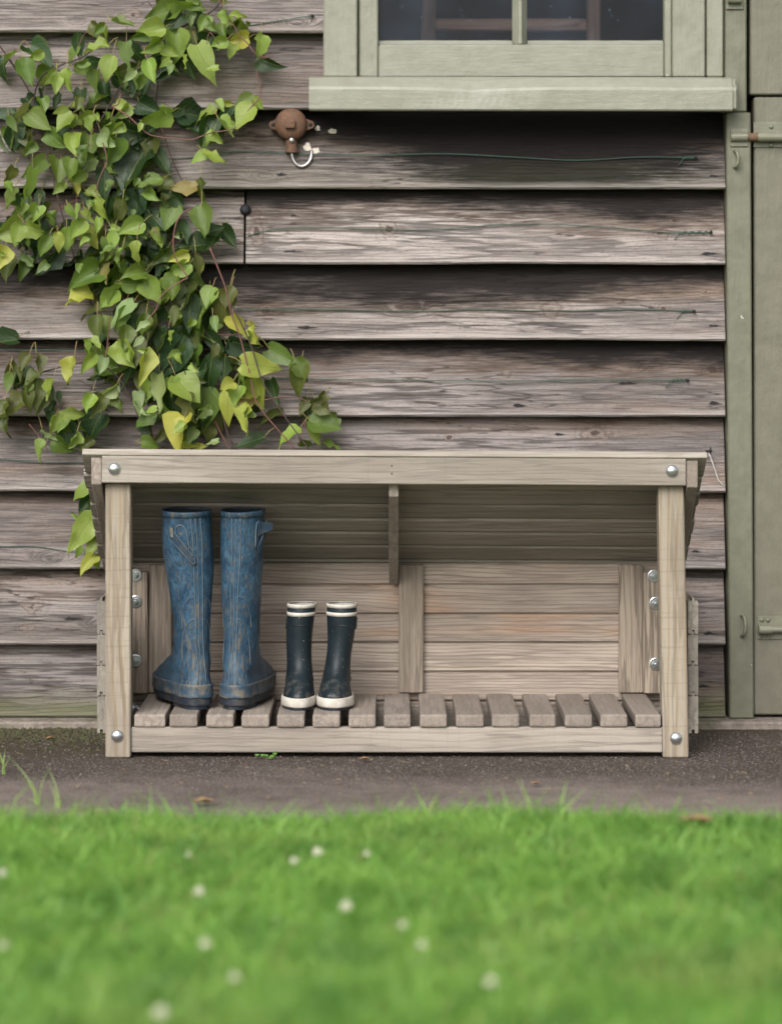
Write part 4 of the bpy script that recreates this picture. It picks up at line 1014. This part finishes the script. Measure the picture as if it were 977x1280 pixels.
LV = """11 72 28 120 m;50 74 46 60 d;33 88 34 75 m;62 97 28 125 l;70 104 22 90 l;82 99 30 85 l;104 85 25 0 m;131 44 22 110 l;125 36 18 150 m;152 30 28 8 m;120 60 34 150 l;120 77 28 10 d;134 84 36 105 l;158 69 34 80 p;119 100 26 90 m;131 115 36 80 d;150 107 30 60 d;172 100 38 85 m;189 88 30 60 l;183 110 28 115 d;178 42 34 150 m;194 18 30 140 m;191 57 30 140 l;71 127 24 120 d;53 125 30 90 d;100 124 28 90 d;28 139 30 130 r;5 143 30 150 b;14 155 24 60 m;16 172 34 92 b;36 170 38 78 o;46 150 36 40 m;66 174 36 50 m;75 137 22 170 l;79 150 30 130 l;97 134 18 5 l;90 155 28 150 l;108 146 22 135 l;114 155 22 105 l;130 160 26 145 l;134 173 26 45 p;92 179 34 80 l;110 185 34 100 m;138 190 40 110 m;150 140 26 150 l;155 131 24 25 l;164 163 48 25 b;168 176 26 60 b;198 150 42 160 l
203 14 42 150 m;224 8 36 12 l;242 6 30 20 m;213 27 40 130 d;254 28 28 130 l;281 22 24 60 l;297 19 20 -8 l;279 38 26 80 m;301 38 36 50 m;297 49 30 172 y;289 62 26 122 l;328 57 34 100 l;336 79 30 20 d;218 53 42 85 l;236 53 38 95 o;213 79 26 60 l;231 76 18 80 l;256 75 52 78 l;274 53 22 160 l;188 38 34 165 l;256 139 30 158 l;274 131 18 60 l;285 129 14 -10 y;303 125 32 155 m;322 129 20 30 l;304 143 36 125 l;281 160 28 60 l;291 157 18 -20 l;261 172 22 100 l;270 172 20 60 l;258 163 40 112 d;266 195 30 45 l;248 195 22 150 l;238 143 40 0 b;242 158 34 20 b;187 135 34 20 b;220 140 30 150 d
12 219 26 120 o;10 233 18 70 l;12 247 30 110 m;42 211 40 142 m;40 231 42 115 l;48 250 30 100 d;29 252 30 80 d;72 215 34 100 m;88 209 30 95 m;108 196 30 90 m;98 221 24 150 l;94 235 24 80 y;74 234 22 160 l;141 209 22 60 l;166 211 70 120 d;143 190 36 140 m;131 229 40 95 d;170 256 44 90 b;188 229 34 160 m;190 243 26 50 l;150 266 32 100 o;123 260 34 80 l;115 243 22 40 l;42 268 26 120 l;49 270 22 80 l;10 288 36 160 l;21 292 32 112 l;44 286 28 20 l;33 297 30 110 m;41 305 36 160 b;61 293 22 170 d;55 307 32 120 m;74 302 26 82 y;84 299 30 90 l;61 327 52 130 b;3 321 34 110 y;9 334 36 100 o;27 334 34 90 m;33 323 22 30 m;88 266 22 60 l;97 264 20 70 l;111 270 24 50 l;97 286 28 130 l;123 282 24 90 l;112 297 32 60 y;139 301 26 110 l;147 288 22 20 l;164 284 36 160 l;184 293 46 30 b;167 316 32 95 l;155 303 26 120 m;132 309 24 90 m;148 321 28 100 l;133 327 32 110 o;131 340 26 100 r;105 346 42 145 m;99 372 40 150 y;141 344 48 150 m;168 342 34 165 m;188 362 34 60 l;143 366 34 120 l;166 356 30 10 m;120 325 40 100 d
203 203 34 60 d;230 235 34 160 r;249 239 40 95 o;211 268 40 115 m;252 274 44 80 m;242 305 40 170 d;266 301 34 100 d;285 297 38 50 d;268 287 22 -20 d;223 321 28 160 y;248 327 30 90 o;248 336 16 90 y;223 336 30 160 l;201 319 36 150 m;201 334 36 100 d;217 360 34 100 m;232 366 38 95 o;260 370 28 100 l;285 372 34 100 o;250 350 26 60 m;222 250 28 40 d;180 250 36 80 b;195 275 34 60 b;228 290 30 80 d;200 300 30 100 d
115 389 28 175 o;149 388 40 130 p;151 399 36 115 m;137 374 34 130 l;121 409 34 95 o;131 407 32 90 m;110 433 20 90 l;119 431 20 60 l;2 427 46 165 d;90 463 34 95 y;110 454 30 130 l;119 460 26 90 m;127 458 22 100 p;31 452 24 110 o;48 454 26 95 o;9 478 24 100 m;22 468 22 60 o;44 491 40 108 o;63 487 30 100 l;73 497 18 100 d;20 513 44 120 o;5 520 50 75 o;135 491 30 150 p;111 503 26 110 l;122 509 32 115 o;147 501 26 60 m;92 518 30 -15 l;76 528 26 110 l;65 532 24 110 l;60 544 26 20 m;115 536 42 120 b;92 550 26 110 l;80 558 28 40 m;50 563 24 120 l;38 470 26 130 o;52 505 30 115 o;35 500 24 80 o
155 442 36 60 l;171 440 38 90 o;157 421 34 100 m;188 405 40 95 o;179 405 30 110 m;181 456 44 120 y;161 468 40 110 d;216 446 64 118 b;200 491 44 85 p;232 485 46 65 l;184 491 30 95 l;175 506 30 80 m;181 523 34 160 m;205 517 30 80 m;222 540 46 95 y;251 509 52 100 m;238 510 40 80 o;239 546 24 120 m;233 557 24 10 y;249 558 20 0 y;188 555 26 0 m;253 523 30 100 d;263 466 50 95 d;271 429 40 40 d;280 462 36 80 d;278 382 46 110 o;261 382 40 95 b;269 405 22 80 p;235 390 50 95 d;220 397 24 120 o;247 397 40 110 m;242 448 40 95 m;205 425 40 100 d;225 420 36 80 d;200 465 36 100 d;240 430 34 95 o;215 505 36 90 d;245 470 40 80 d;175 475 34 100 o;165 405 34 100 d
297 406 26 60 y;314 406 14 30 y;318 420 28 60 y;302 431 36 10 b;326 458 56 12 y;355 446 44 20 m;375 462 34 58 m;373 476 36 95 o;284 482 24 150 y;302 476 26 80 m;320 491 38 75 y;343 491 38 70 d;284 509 36 95 y;295 493 26 100 l;302 521 42 95 y;310 501 26 10 r;312 552 42 175 b;396 501 30 150 o;404 509 28 40 o;360 540 36 145 l;396 542 38 85 l;404 530 40 28 m;379 509 22 110 o;414 555 24 30 m;382 555 20 20 m;290 455 34 60 d
102 614 34 110 l;107 630 30 130 b;103 646 30 178 l;100 667 50 128 l;115 688 34 120 l;110 706 36 125 y;122 640 20 90 l;119 610 22 100 l;112 648 20 70 m;124 660 22 100 l;108 660 18 150 l;121 674 22 80 m;124 702 20 70 l;116 628 18 120 m;98 690 18 120 l"""
for line in LV.split('\n'):
    for q in line.split(';'):
        a = q.split(); leaf(float(a[0]), float(a[1]), float(a[2]), float(a[3]), a[4])
# the remaining smaller leaves, past the limit for single parts, joined as one mass: darker ones deep inside, small pale ones outside
mass = []
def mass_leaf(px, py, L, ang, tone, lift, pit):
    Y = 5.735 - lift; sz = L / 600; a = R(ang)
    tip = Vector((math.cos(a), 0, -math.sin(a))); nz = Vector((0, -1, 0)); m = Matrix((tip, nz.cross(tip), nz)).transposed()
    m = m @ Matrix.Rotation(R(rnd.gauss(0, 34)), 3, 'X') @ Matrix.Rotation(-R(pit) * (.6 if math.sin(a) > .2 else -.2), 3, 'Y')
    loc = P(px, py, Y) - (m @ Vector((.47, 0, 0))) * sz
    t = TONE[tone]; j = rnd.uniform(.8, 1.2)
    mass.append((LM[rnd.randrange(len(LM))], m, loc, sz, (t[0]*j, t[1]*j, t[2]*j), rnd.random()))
# (x0, y0, x1, y1, half width) spines of the plant's mass in photo pixels, and how many leaves hang on each
SP = [(40,70,20,330,34,70),(110,60,150,330,42,120),(170,150,215,330,40,90),(150,330,220,545,48,140),(225,330,262,545,40,90),(250,50,170,110,40,50),(190,20,300,35,22,30),
      (285,400,320,520,26,30),(250,170,320,130,10,12),(20,460,45,520,20,18),(60,540,115,545,22,16),(380,500,408,545,16,8),(128,430,118,500,14,16),(60,280,110,360,30,30)]
GAPS = [(200,88,340,126),(212,180,340,232),(0,345,104,432),(95,86,122,122),(0,192,76,212),(50,0,122,56),(60,430,112,452),(228,60,262,70),(60,330,95,345),(296,345,420,402),(255,235,320,290),(0,0,60,50)]
for x0, y0, x1, y1, hw, n in SP:
    for q in range(int(n*.45)):
        u = rnd.random(); x = x0+(x1-x0)*u+rnd.gauss(0, hw*.55); y = y0+(y1-y0)*u+rnd.gauss(0, 14)
        if y > 556 and x > 100 or any(a <= x <= c and b <= y <= d for a, b, c, d in GAPS): continue
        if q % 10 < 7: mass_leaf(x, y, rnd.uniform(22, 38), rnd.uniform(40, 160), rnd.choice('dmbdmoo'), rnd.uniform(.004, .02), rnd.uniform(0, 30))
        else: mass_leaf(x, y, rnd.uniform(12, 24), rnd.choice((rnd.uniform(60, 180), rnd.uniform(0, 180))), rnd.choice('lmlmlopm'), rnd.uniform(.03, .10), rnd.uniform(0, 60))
mv, mf, mc, ma, muv = [], [], [], [], []
for me_, m, loc, sz, cc, ag in mass:
    b0 = len(mv); uvd = me_.uv_layers[0].data
    for v in me_.vertices: mv.append(loc + (m @ v.co) * sz); mc.append((*cc, 1)); ma.append(ag)
    for p in me_.polygons:
        mf.append([b0 + i for i in p.vertices]); muv += [tuple(uvd[l].uv) for l in p.loop_indices]
me = bpy.data.meshes.new('foliage'); lo = WL[vine.name]
me.from_pydata([v - lo for v in mv], [], mf)
me.polygons.foreach_set('use_smooth', [True]*len(mf))
uvl = me.uv_layers.new(name='UVMap'); uvl.data.foreach_set('uv', [c for q in muv for c in q])
at = me.attributes.new('leaf_colour', 'FLOAT_COLOR', 'POINT'); at.data.foreach_set('color', [c for q in mc for c in q])
at = me.attributes.new('leaf_age', 'FLOAT', 'POINT'); at.data.foreach_set('value', ma)
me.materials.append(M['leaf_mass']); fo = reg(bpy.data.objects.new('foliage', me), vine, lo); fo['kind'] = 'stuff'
pet = from_bm('petiole', petio, M['petiole'], vine, None, smooth=True); pet['kind'] = 'stuff'
def stem(pts, r=.0016, d=False, Y=5.725, r1=None, Ys=None):
    tube('stem', [P(a, b, Y if Ys is None else Ys[i]) for i, (a, b) in enumerate(pts)], r, M['stem_d' if d else 'stem'], vine, r1 or r*.7, 6, 4)
stem([(-6,50),(12,75),(28,100),(38,120),(50,160),(70,240),(95,330),(130,420),(165,500),(185,560)], .0022, True)
stem([(128,50),(110,66),(95,74),(78,80),(66,86),(52,95),(44,112),(42,128)], .002, True, 5.712)
stem([(280,-8),(266,12),(240,27),(215,40),(200,55),(185,75),(165,92),(150,108),(120,160)], .0024, True, 5.71)
stem([(150,118),(147,130),(141,133),(160,145),(183,166),(200,171),(220,173),(240,174),(262,166),(290,161),(300,150),(316,130),(326,118),(322,100),(320,86)], .0016, False, 5.652)
stem([(335,72),(318,66),(310,55),(300,45),(292,32),(284,20),(276,5),(272,-6)], .0014, False, 5.652)
stem([(320,66),(328,72),(336,71)], .0012, False, 5.652)
stem([(276,60),(262,40),(258,55)], .001, False, 5.652)
stem([(200,68),(197,100),(195,138),(205,170),(215,200),(228,228)], .0018, True)
stem([(128,178),(133,200),(124,222),(119,240)], .0015, False, 5.652)
stem([(95,232),(95,262),(92,285)], .0013); stem([(66,268),(80,256),(95,250),(108,252)], .0013)
stem([(240,260),(228,266),(220,278),(216,300),(219,322),(233,345),(228,350),(212,360),(200,372),(195,386),(180,405)], .0016, False, 5.645)
stem([(262,310),(272,335),(282,362),(288,390),(299,420),(312,470),(320,503),(345,535),(370,562)], .0019, False, 5.648)
stem([(286,378),(300,402),(316,440),(328,478),(355,520),(388,565)], .0018, True, 5.645)
stem([(270,500),(278,520),(285,545),(298,566)], .0028, True); stem([(262,470),(264,500),(270,530),(290,568)], .0022)
stem([(174,520),(178,550),(180,575)], .0022, True); stem([(186,530),(194,556),(198,570)], .002)
stem([(48,466),(75,459),(95,454),(112,452),(130,458),(150,475),(160,495),(172,512)], .0018, True, 5.70)
stem([(38,470),(36,490),(30,505),(15,508),(-10,500)], .0013); stem([(36,530),(50,548),(60,565)], .0013, False, 5.71)
stem([(136,395),(135,420),(131,445)], .0013, False, 5.652); stem([(98,475),(115,485),(125,492)], .001, True)
stem([(300,418),(270,418),(245,415)], .0012); stem([(330,500),(350,496),(372,497),(383,502)], .0012, False, 5.652)
stem([(382,525),(378,540),(372,556)], .0013, False, 5.652); stem([(102,85),(97,65),(103,45),(112,37)], .001)
stem([(176,5),(184,2),(192,12),(197,28),(200,40)], .0012, True, 5.70)
stem([(128,606),(120,630),(112,655),(114,680),(121,700)], .0012, False, 5.70); stem([(105,690),(112,700),(124,722)], .0012, False, 5.70)
for x0, x1 in ((185, 208), (198, 215), (288, 240), (230, 222)):
    stem([(x0, 560), ((x0*2+x1)/3, 650), (x1, 760), (x1+4, 905)], .0032, True, 5.712, .005)
# a faded flower tassel among the leaves
fl = bmesh.new()
for k in range(9):
    c = P(192+rnd.uniform(-9, 9), 288+rnd.uniform(-3, 3), 5.68)
    bm_tube(fl, smooth_path([c, c+Vector((rnd.uniform(-.006, .006), -.004, .002)), c+Vector((rnd.uniform(-.01, .01), -.003, -.012))], 2), .0009, .0005, 4)
from_bm('flower_tassel', fl, M['dry'], vine)

# ------------------------------------------------------------------ lawn grass (uncountable) as one sheet of real blades
def make_grass():
    g = np.random.default_rng(5)
    def field(n, y0, y1, xh):
        y = g.uniform(y0, y1, n); return g.uniform(-xh, xh, n), y
    xa, ya = field(120000, 3.9, 4.62, 1.5); xb, yb = field(110000, 2.4, 3.9, 1.5)
    x = np.concatenate([xa, xb]); y = np.concatenate([ya, yb])
    edge = 4.495 + .022*np.sin(x*5.1+1) + .014*np.sin(x*13.7) + .010*np.sin(x*31+2) - .02*(x > .35) + .03*np.exp(-((x+.5)/.12)**2)
    keep = y < edge - np.abs(g.normal(0, .022, len(x)))
    x, y, edge = x[keep], y[keep], edge[keep]; n = len(x)
    patch = .5+.5*np.sin(x*6.3+np.sin(y*5)*1.7)*np.cos(y*7.1+x*2)
    hgt = (.026 + .020*g.random(n) + .012*patch) * np.where(edge - y < .04, 1.0, 1.0)
    tall = g.random(n) < .05; hgt = np.where(tall, hgt*(1.2+.7*g.random(n)), hgt)
    wid = .0011 + .0011*g.random(n)
    az = g.uniform(0, 2*np.pi, n); bend = hgt*(.35+.75*g.random(n)); baz = g.uniform(0, 2*np.pi, n)
    dx, dy = np.cos(az)*wid, np.sin(az)*wid; bx, by = np.cos(baz)*bend, np.sin(baz)*bend
    V = np.zeros((n, 5, 3), np.float32)
    V[:, 0] = np.stack([x-dx, y-dy, np.full(n, -.014)], 1); V[:, 1] = np.stack([x+dx, y+dy, np.full(n, -.014)], 1)
    V[:, 2] = np.stack([x-dx*.85+bx*.3, y-dy*.85+by*.3, hgt*.6], 1); V[:, 3] = np.stack([x+dx*.85+bx*.3, y+dy*.85+by*.3, hgt*.6], 1)
    V[:, 4] = np.stack([x+bx, y+by, hgt], 1)
    base = (np.arange(n)*5)[:, None]
    tri = (np.array([[0, 1, 3], [0, 3, 2], [2, 3, 4]]).reshape(1, 9) + base).astype(np.int32).reshape(-1)
    me = bpy.data.meshes.new('grass'); nt = n*3
    me.vertices.add(n*5); me.vertices.foreach_set('co', V.reshape(-1))
    me.loops.add(nt*3); me.loops.foreach_set('vertex_index', tri)
    me.polygons.add(nt); me.polygons.foreach_set('loop_start', np.arange(0, nt*3, 3, dtype=np.int32)); me.polygons.foreach_set('loop_total', np.full(nt, 3, np.int32))
    me.update(calc_edges=True)
    a = me.attributes.new('tint', 'FLOAT', 'POINT'); a.data.foreach_set('value', np.repeat(g.random(n).astype(np.float32), 5))
    a = me.attributes.new('along', 'FLOAT', 'POINT'); a.data.foreach_set('value', np.tile(np.array([0, 0, .6, .6, 1], np.float32), n))
    me.materials.append(M['grass'])
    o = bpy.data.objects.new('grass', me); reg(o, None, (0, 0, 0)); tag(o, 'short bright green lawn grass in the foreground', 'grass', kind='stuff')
make_grass()
# soil under the grass sits just above the tarmac sheet's front edge
sheet('lawn_edge', -6, 6, -6, 4.47, -.004, M['soil'])

def bm_blade(bm, c, h, bx, by, w, n=5):
    prev = None; s = Vector((1, .2, 0)).normalized()*w
    for k in range(n+1):
        t = k/n; q = c + Vector((bx*t*t, by*t*t, h*t*(1-.25*t*(abs(bx)+abs(by))/max(h, .01)*.3))); ww = s*(1-t*.95)
        cur = (bm.verts.new(q-ww), bm.verts.new(q+ww))
        if prev: bm.faces.new((prev[0], prev[1], cur[1], cur[0]))
        prev = cur
def tuft(px, py, blades, label):
    Y = H*F/(py-CY); c = Vector((X(px, Y), Y, 0))
    t = thing('grass_tuft', c, label, 'grass tuft')
    for (tx, ty) in blades:
        e = P(tx, ty, Y); bm = bmesh.new(); d = e - c
        bm_blade(bm, c+Vector((rnd.uniform(-.004, .004), rnd.uniform(-.004, .004), 0)), d.z, d.x, rnd.uniform(-.02, .02), .0022)
        from_bm('blade', bm, M['blade'], t)
tuft(46, 1006, [(4, 940), (20, 962), (36, 975), (58, 960), (52, 985), (14, 990)], 'long pale grass stalks at the left edge of the tarmac')
tuft(72, 1010, [(56, 958), (62, 975), (80, 990), (68, 985)], 'short tuft of grass stalks leaning at the lawn edge on the left')
tuft(4, 968, [(-8, 930), (6, 938), (14, 945), (-2, 945), (10, 955), (20, 958)], 'dark green grass tuft growing in the tarmac at the far left')


def make_clover_cover():
    g = random.Random(12); bm = bmesh.new()
    for _ in range(2600):
        y = 2.6 + 1.93*g.random()**.8; x = g.uniform(-1.2, 1.2)
        if mnoise.noise(Vector((x*3, y*3, 1))) < -.05: continue
        c = Vector((x, y, g.uniform(.030, .050))); a0 = g.uniform(0, 6.3); r = g.uniform(.0045, .008)
        for q in range(3):
            a = a0 + q*2.094; d = Vector((math.cos(a), math.sin(a), g.uniform(-.1, .35))); w = Vector((-math.sin(a), math.cos(a), 0))
            vs = [bm.verts.new(p) for p in (c, c+d*r*.7+w*r*.5, c+d*r*1.15, c+d*r*.7-w*r*.5)]
            bm.faces.new(vs)
    o = from_bm('clover_leaves', bm, M['cloverleaf'], None, (0, 0, 0)); tag(o, 'low clover leaves growing among the lawn grass', 'clover', kind='stuff')
make_clover_cover()
# clover heads in the lawn
def clover_mesh():
    bm = bmesh.new(); r = random.Random(3)
    bmesh.ops.create_icosphere(bm, subdivisions=1, radius=.0055)
    for k in range(34):
        z = 1-1.55*k/33; a = k*2.399; q = math.sqrt(max(0, 1-z*z)); d = Vector((q*math.cos(a), q*math.sin(a), z)).normalized()
        u = d.orthogonal().normalized(); w = d.cross(u); b0 = d*.004; e = d*(.0098+r.uniform(-.001, .001)) + Vector((0, 0, .001))
        m_ = (b0+e)/2; s_ = .0016
        vs = [bm.verts.new(p) for p in (b0, m_+u*s_, m_+w*s_, m_-u*s_, m_-w*s_, e)]
        for i in range(4):
            bm.faces.new((vs[0], vs[1+i], vs[1+(i+1) % 4])); bm.faces.new((vs[5], vs[1+(i+1) % 4], vs[1+i]))
    me = bpy.data.meshes.new('flower_head'); bm.to_mesh(me); bm.free(); me.materials.append(M['clover']); return me
def cstem_mesh():
    bm = bmesh.new(); bm_tube(bm, smooth_path([Vector((0, 0, -.055)), Vector((.003, .001, -.03)), Vector((0, 0, -.004))], 3), .0009, sides=5)
    me = bpy.data.meshes.new('flower_stem'); bm.to_mesh(me); bm.free(); me.materials.append(M['green']); return me
CM, CS = clover_mesh(), cstem_mesh()
CL = [(234,1069,.8,'small clover flower near the lawn edge, above the lone larger flower left of centre'),(248,1115,1.1,'larger white clover flower standing alone left of centre in the upper lawn'),
      (367,1077,.9,'fainter left one of the two neighbouring clover flowers near the lawn edge'),(396,1066,1.2,'brighter right one of the two neighbouring clover flowers near the lawn edge'),
      (458,1068,.8,'small clover flower near the lawn edge, nearest the middle of the picture'),(432,1134,1.2,'bright large white clover flower in the middle of the lawn'),
      (256,1181,1.05,'white clover flower halfway down the lawn, left of centre'),(293,1223,1,'white clover flower above and right of the largest blurred flower'),
      (200,1268,1.35,'largest and most blurred white clover flower at the bottom edge'),(2,1092,1,'clover flower at the left picture edge, closer to the tarmac'),
      (612,1229,1.1,'lone white clover flower low in the lawn right of centre'),(502,1157,.8,'upper left one of two faint clover flowers near the middle of the lawn'),
      (526,1182,.8,'lower right one of two faint clover flowers near the middle of the lawn'),(4,1183,.9,'clover flower at the left picture edge, halfway down the lawn')]
for px, py, k, lab in CL:
    z = .052; Y = (H-z)*F/(py-CY); c = Vector((X(px, Y), Y, z))
    t = thing('clover_flower', c, lab, 'clover flower', 'white clover flowers in the lawn')
    for nm, me in (('flower_head', CM), ('flower_stem', CS)):
        o = bpy.data.objects.new(nm, me); COL.objects.link(o); o.parent = t; o.scale = (k*.68,)*3 if nm == 'flower_head' else (1, 1, 1); o.rotation_euler = (rnd.uniform(-.3, .3), rnd.uniform(-.3, .3), rnd.uniform(0, 6)) if nm == 'flower_head' else (0, 0, rnd.uniform(0, 6))

# ------------------------------------------------------------------ bits on the tarmac
def deadleaf(px, py, L, rot, label, z=.002, name='fallen_leaf'):
    Y = (H-z)*F/(py-CY); bm = bmesh.new(); n = 6
    rows_ = []
    for i in range(n+1):
        t = i/n; w = .34*math.sin(math.pi*min(1, t*.96+.02))**.8
        rows_.append([bm.verts.new(((t-.5)*L, w*c*L, z + .004 + L*(.22*c*c*w*2 + .16*(t-.5)**2*2 + .03*math.sin(t*9+c*3)))) for c in (-1, -.4, .4, 1)])
    for i in range(n):
        for j in range(3): bm.faces.new((rows_[i][j], rows_[i+1][j], rows_[i+1][j+1], rows_[i][j+1]))
    m = Matrix.Rotation(rot, 4, 'Z'); c = Vector((X(px, Y), Y, 0))
    for v in bm.verts: v.co = m @ v.co + c
    o = from_bm(name, bm, M['deadleaf'], None, (c.x, c.y, 0), smooth=True); tag(o, label, 'leaf')
deadleaf(254, 1006, .040, .3, 'curled tan dead leaf lying at the lawn edge left of centre', .004)
deadleaf(870, 1031, .055, -.2, 'brown dead leaf lying on the grass at the right', .045)
deadleaf(62, 926, .022, .5, 'small pale dead leaf on the mossy ground left of the rack')
deadleaf(455, 952, .024, .1, 'small dry leaf on the tarmac in front of the bottom rail')
deadleaf(668, 983, .022, .1, 'small tan leaf lying on the tarmac at the right')
# weed below the rail
c = P(330, 944, 5.285); wd = thing('weed', (c.x, c.y, 0), 'tiny green weed growing under the bottom rail of the rack', 'weed')
for k in range(11):
    bm = bmesh.new(); a = rnd.uniform(0, 2*PI); r = rnd.uniform(.004, .018); q = Vector((c.x+r*math.cos(a)*1.3, c.y+r*math.sin(a)*.5, rnd.uniform(.004, .012)))
    n = 7; ring = [bm.verts.new(q + Vector((math.cos(2*PI*i/n)*.0045, math.sin(2*PI*i/n)*.0035, .0012*math.cos(4*PI*i/n)+.0015*math.sin(2*PI*i/n)))) for i in range(n)]
    bm.faces.new(ring); from_bm('leaf', bm, M['green'], wd)
def scatter(name, n, x0, x1, y0, y1, size, mat, kind_label, flat=.5, longish=1.0, bias=1.0, z=0.0):
    g = random.Random(hash(name) % 1 + len(name)); bm = bmesh.new()
    for _ in range(n):
        x = g.uniform(x0, x1); y = y0 + (y1-y0)*g.random()**bias; s = size*g.uniform(.5, 1.5); a = g.uniform(0, PI)
        u = Vector((math.cos(a), math.sin(a), g.uniform(-.1, .1)))*s*longish; w = Vector((-math.sin(a), math.cos(a), g.uniform(-.1, .1)))*s*g.uniform(.6, 1)
        c = Vector((x, y, z)); h = Vector((0, 0, s*flat*g.uniform(.6, 1.2)))
        vs = [bm.verts.new(p) for p in (c+u, c+w+h*.3, c-u, c-w+h*.2, c+h, c-h*.3)]
        for i in range(4):
            bm.faces.new((vs[i], vs[(i+1) % 4], vs[4])); bm.faces.new((vs[(i+1) % 4], vs[i], vs[5]))
    o = from_bm(name, bm, mat, None, (0, 0, 0)); tag(o, kind_label[0], kind_label[1], kind='stuff')
scatter('grit', 9000, -1.1, 1.1, 4.5, 5.68, .0021, M['stone'], ('fine stone grit on the tarmac path', 'grit'), .7)
scatter('dry_litter', 260, -1.0, 1.0, 4.6, 5.45, .0034, M['dry'], ('dry leaf and straw crumbs on the tarmac', 'litter'), .25, 2.2, .8)
scatter('dark_litter', 260, -.55, .56, 5.315, 5.45, .005, M['bark'], ('brown leaf litter under the rack', 'litter'), .4, 1.8, 1.0)  # real litter, coloured dark to add to the shade below the rail
scatter('moss', 3200, -1.6, -.53, 5.36, 5.70, .006, M['moss'], ('dark moss along the foot of the wall', 'moss'), .7, 1.0, .38)
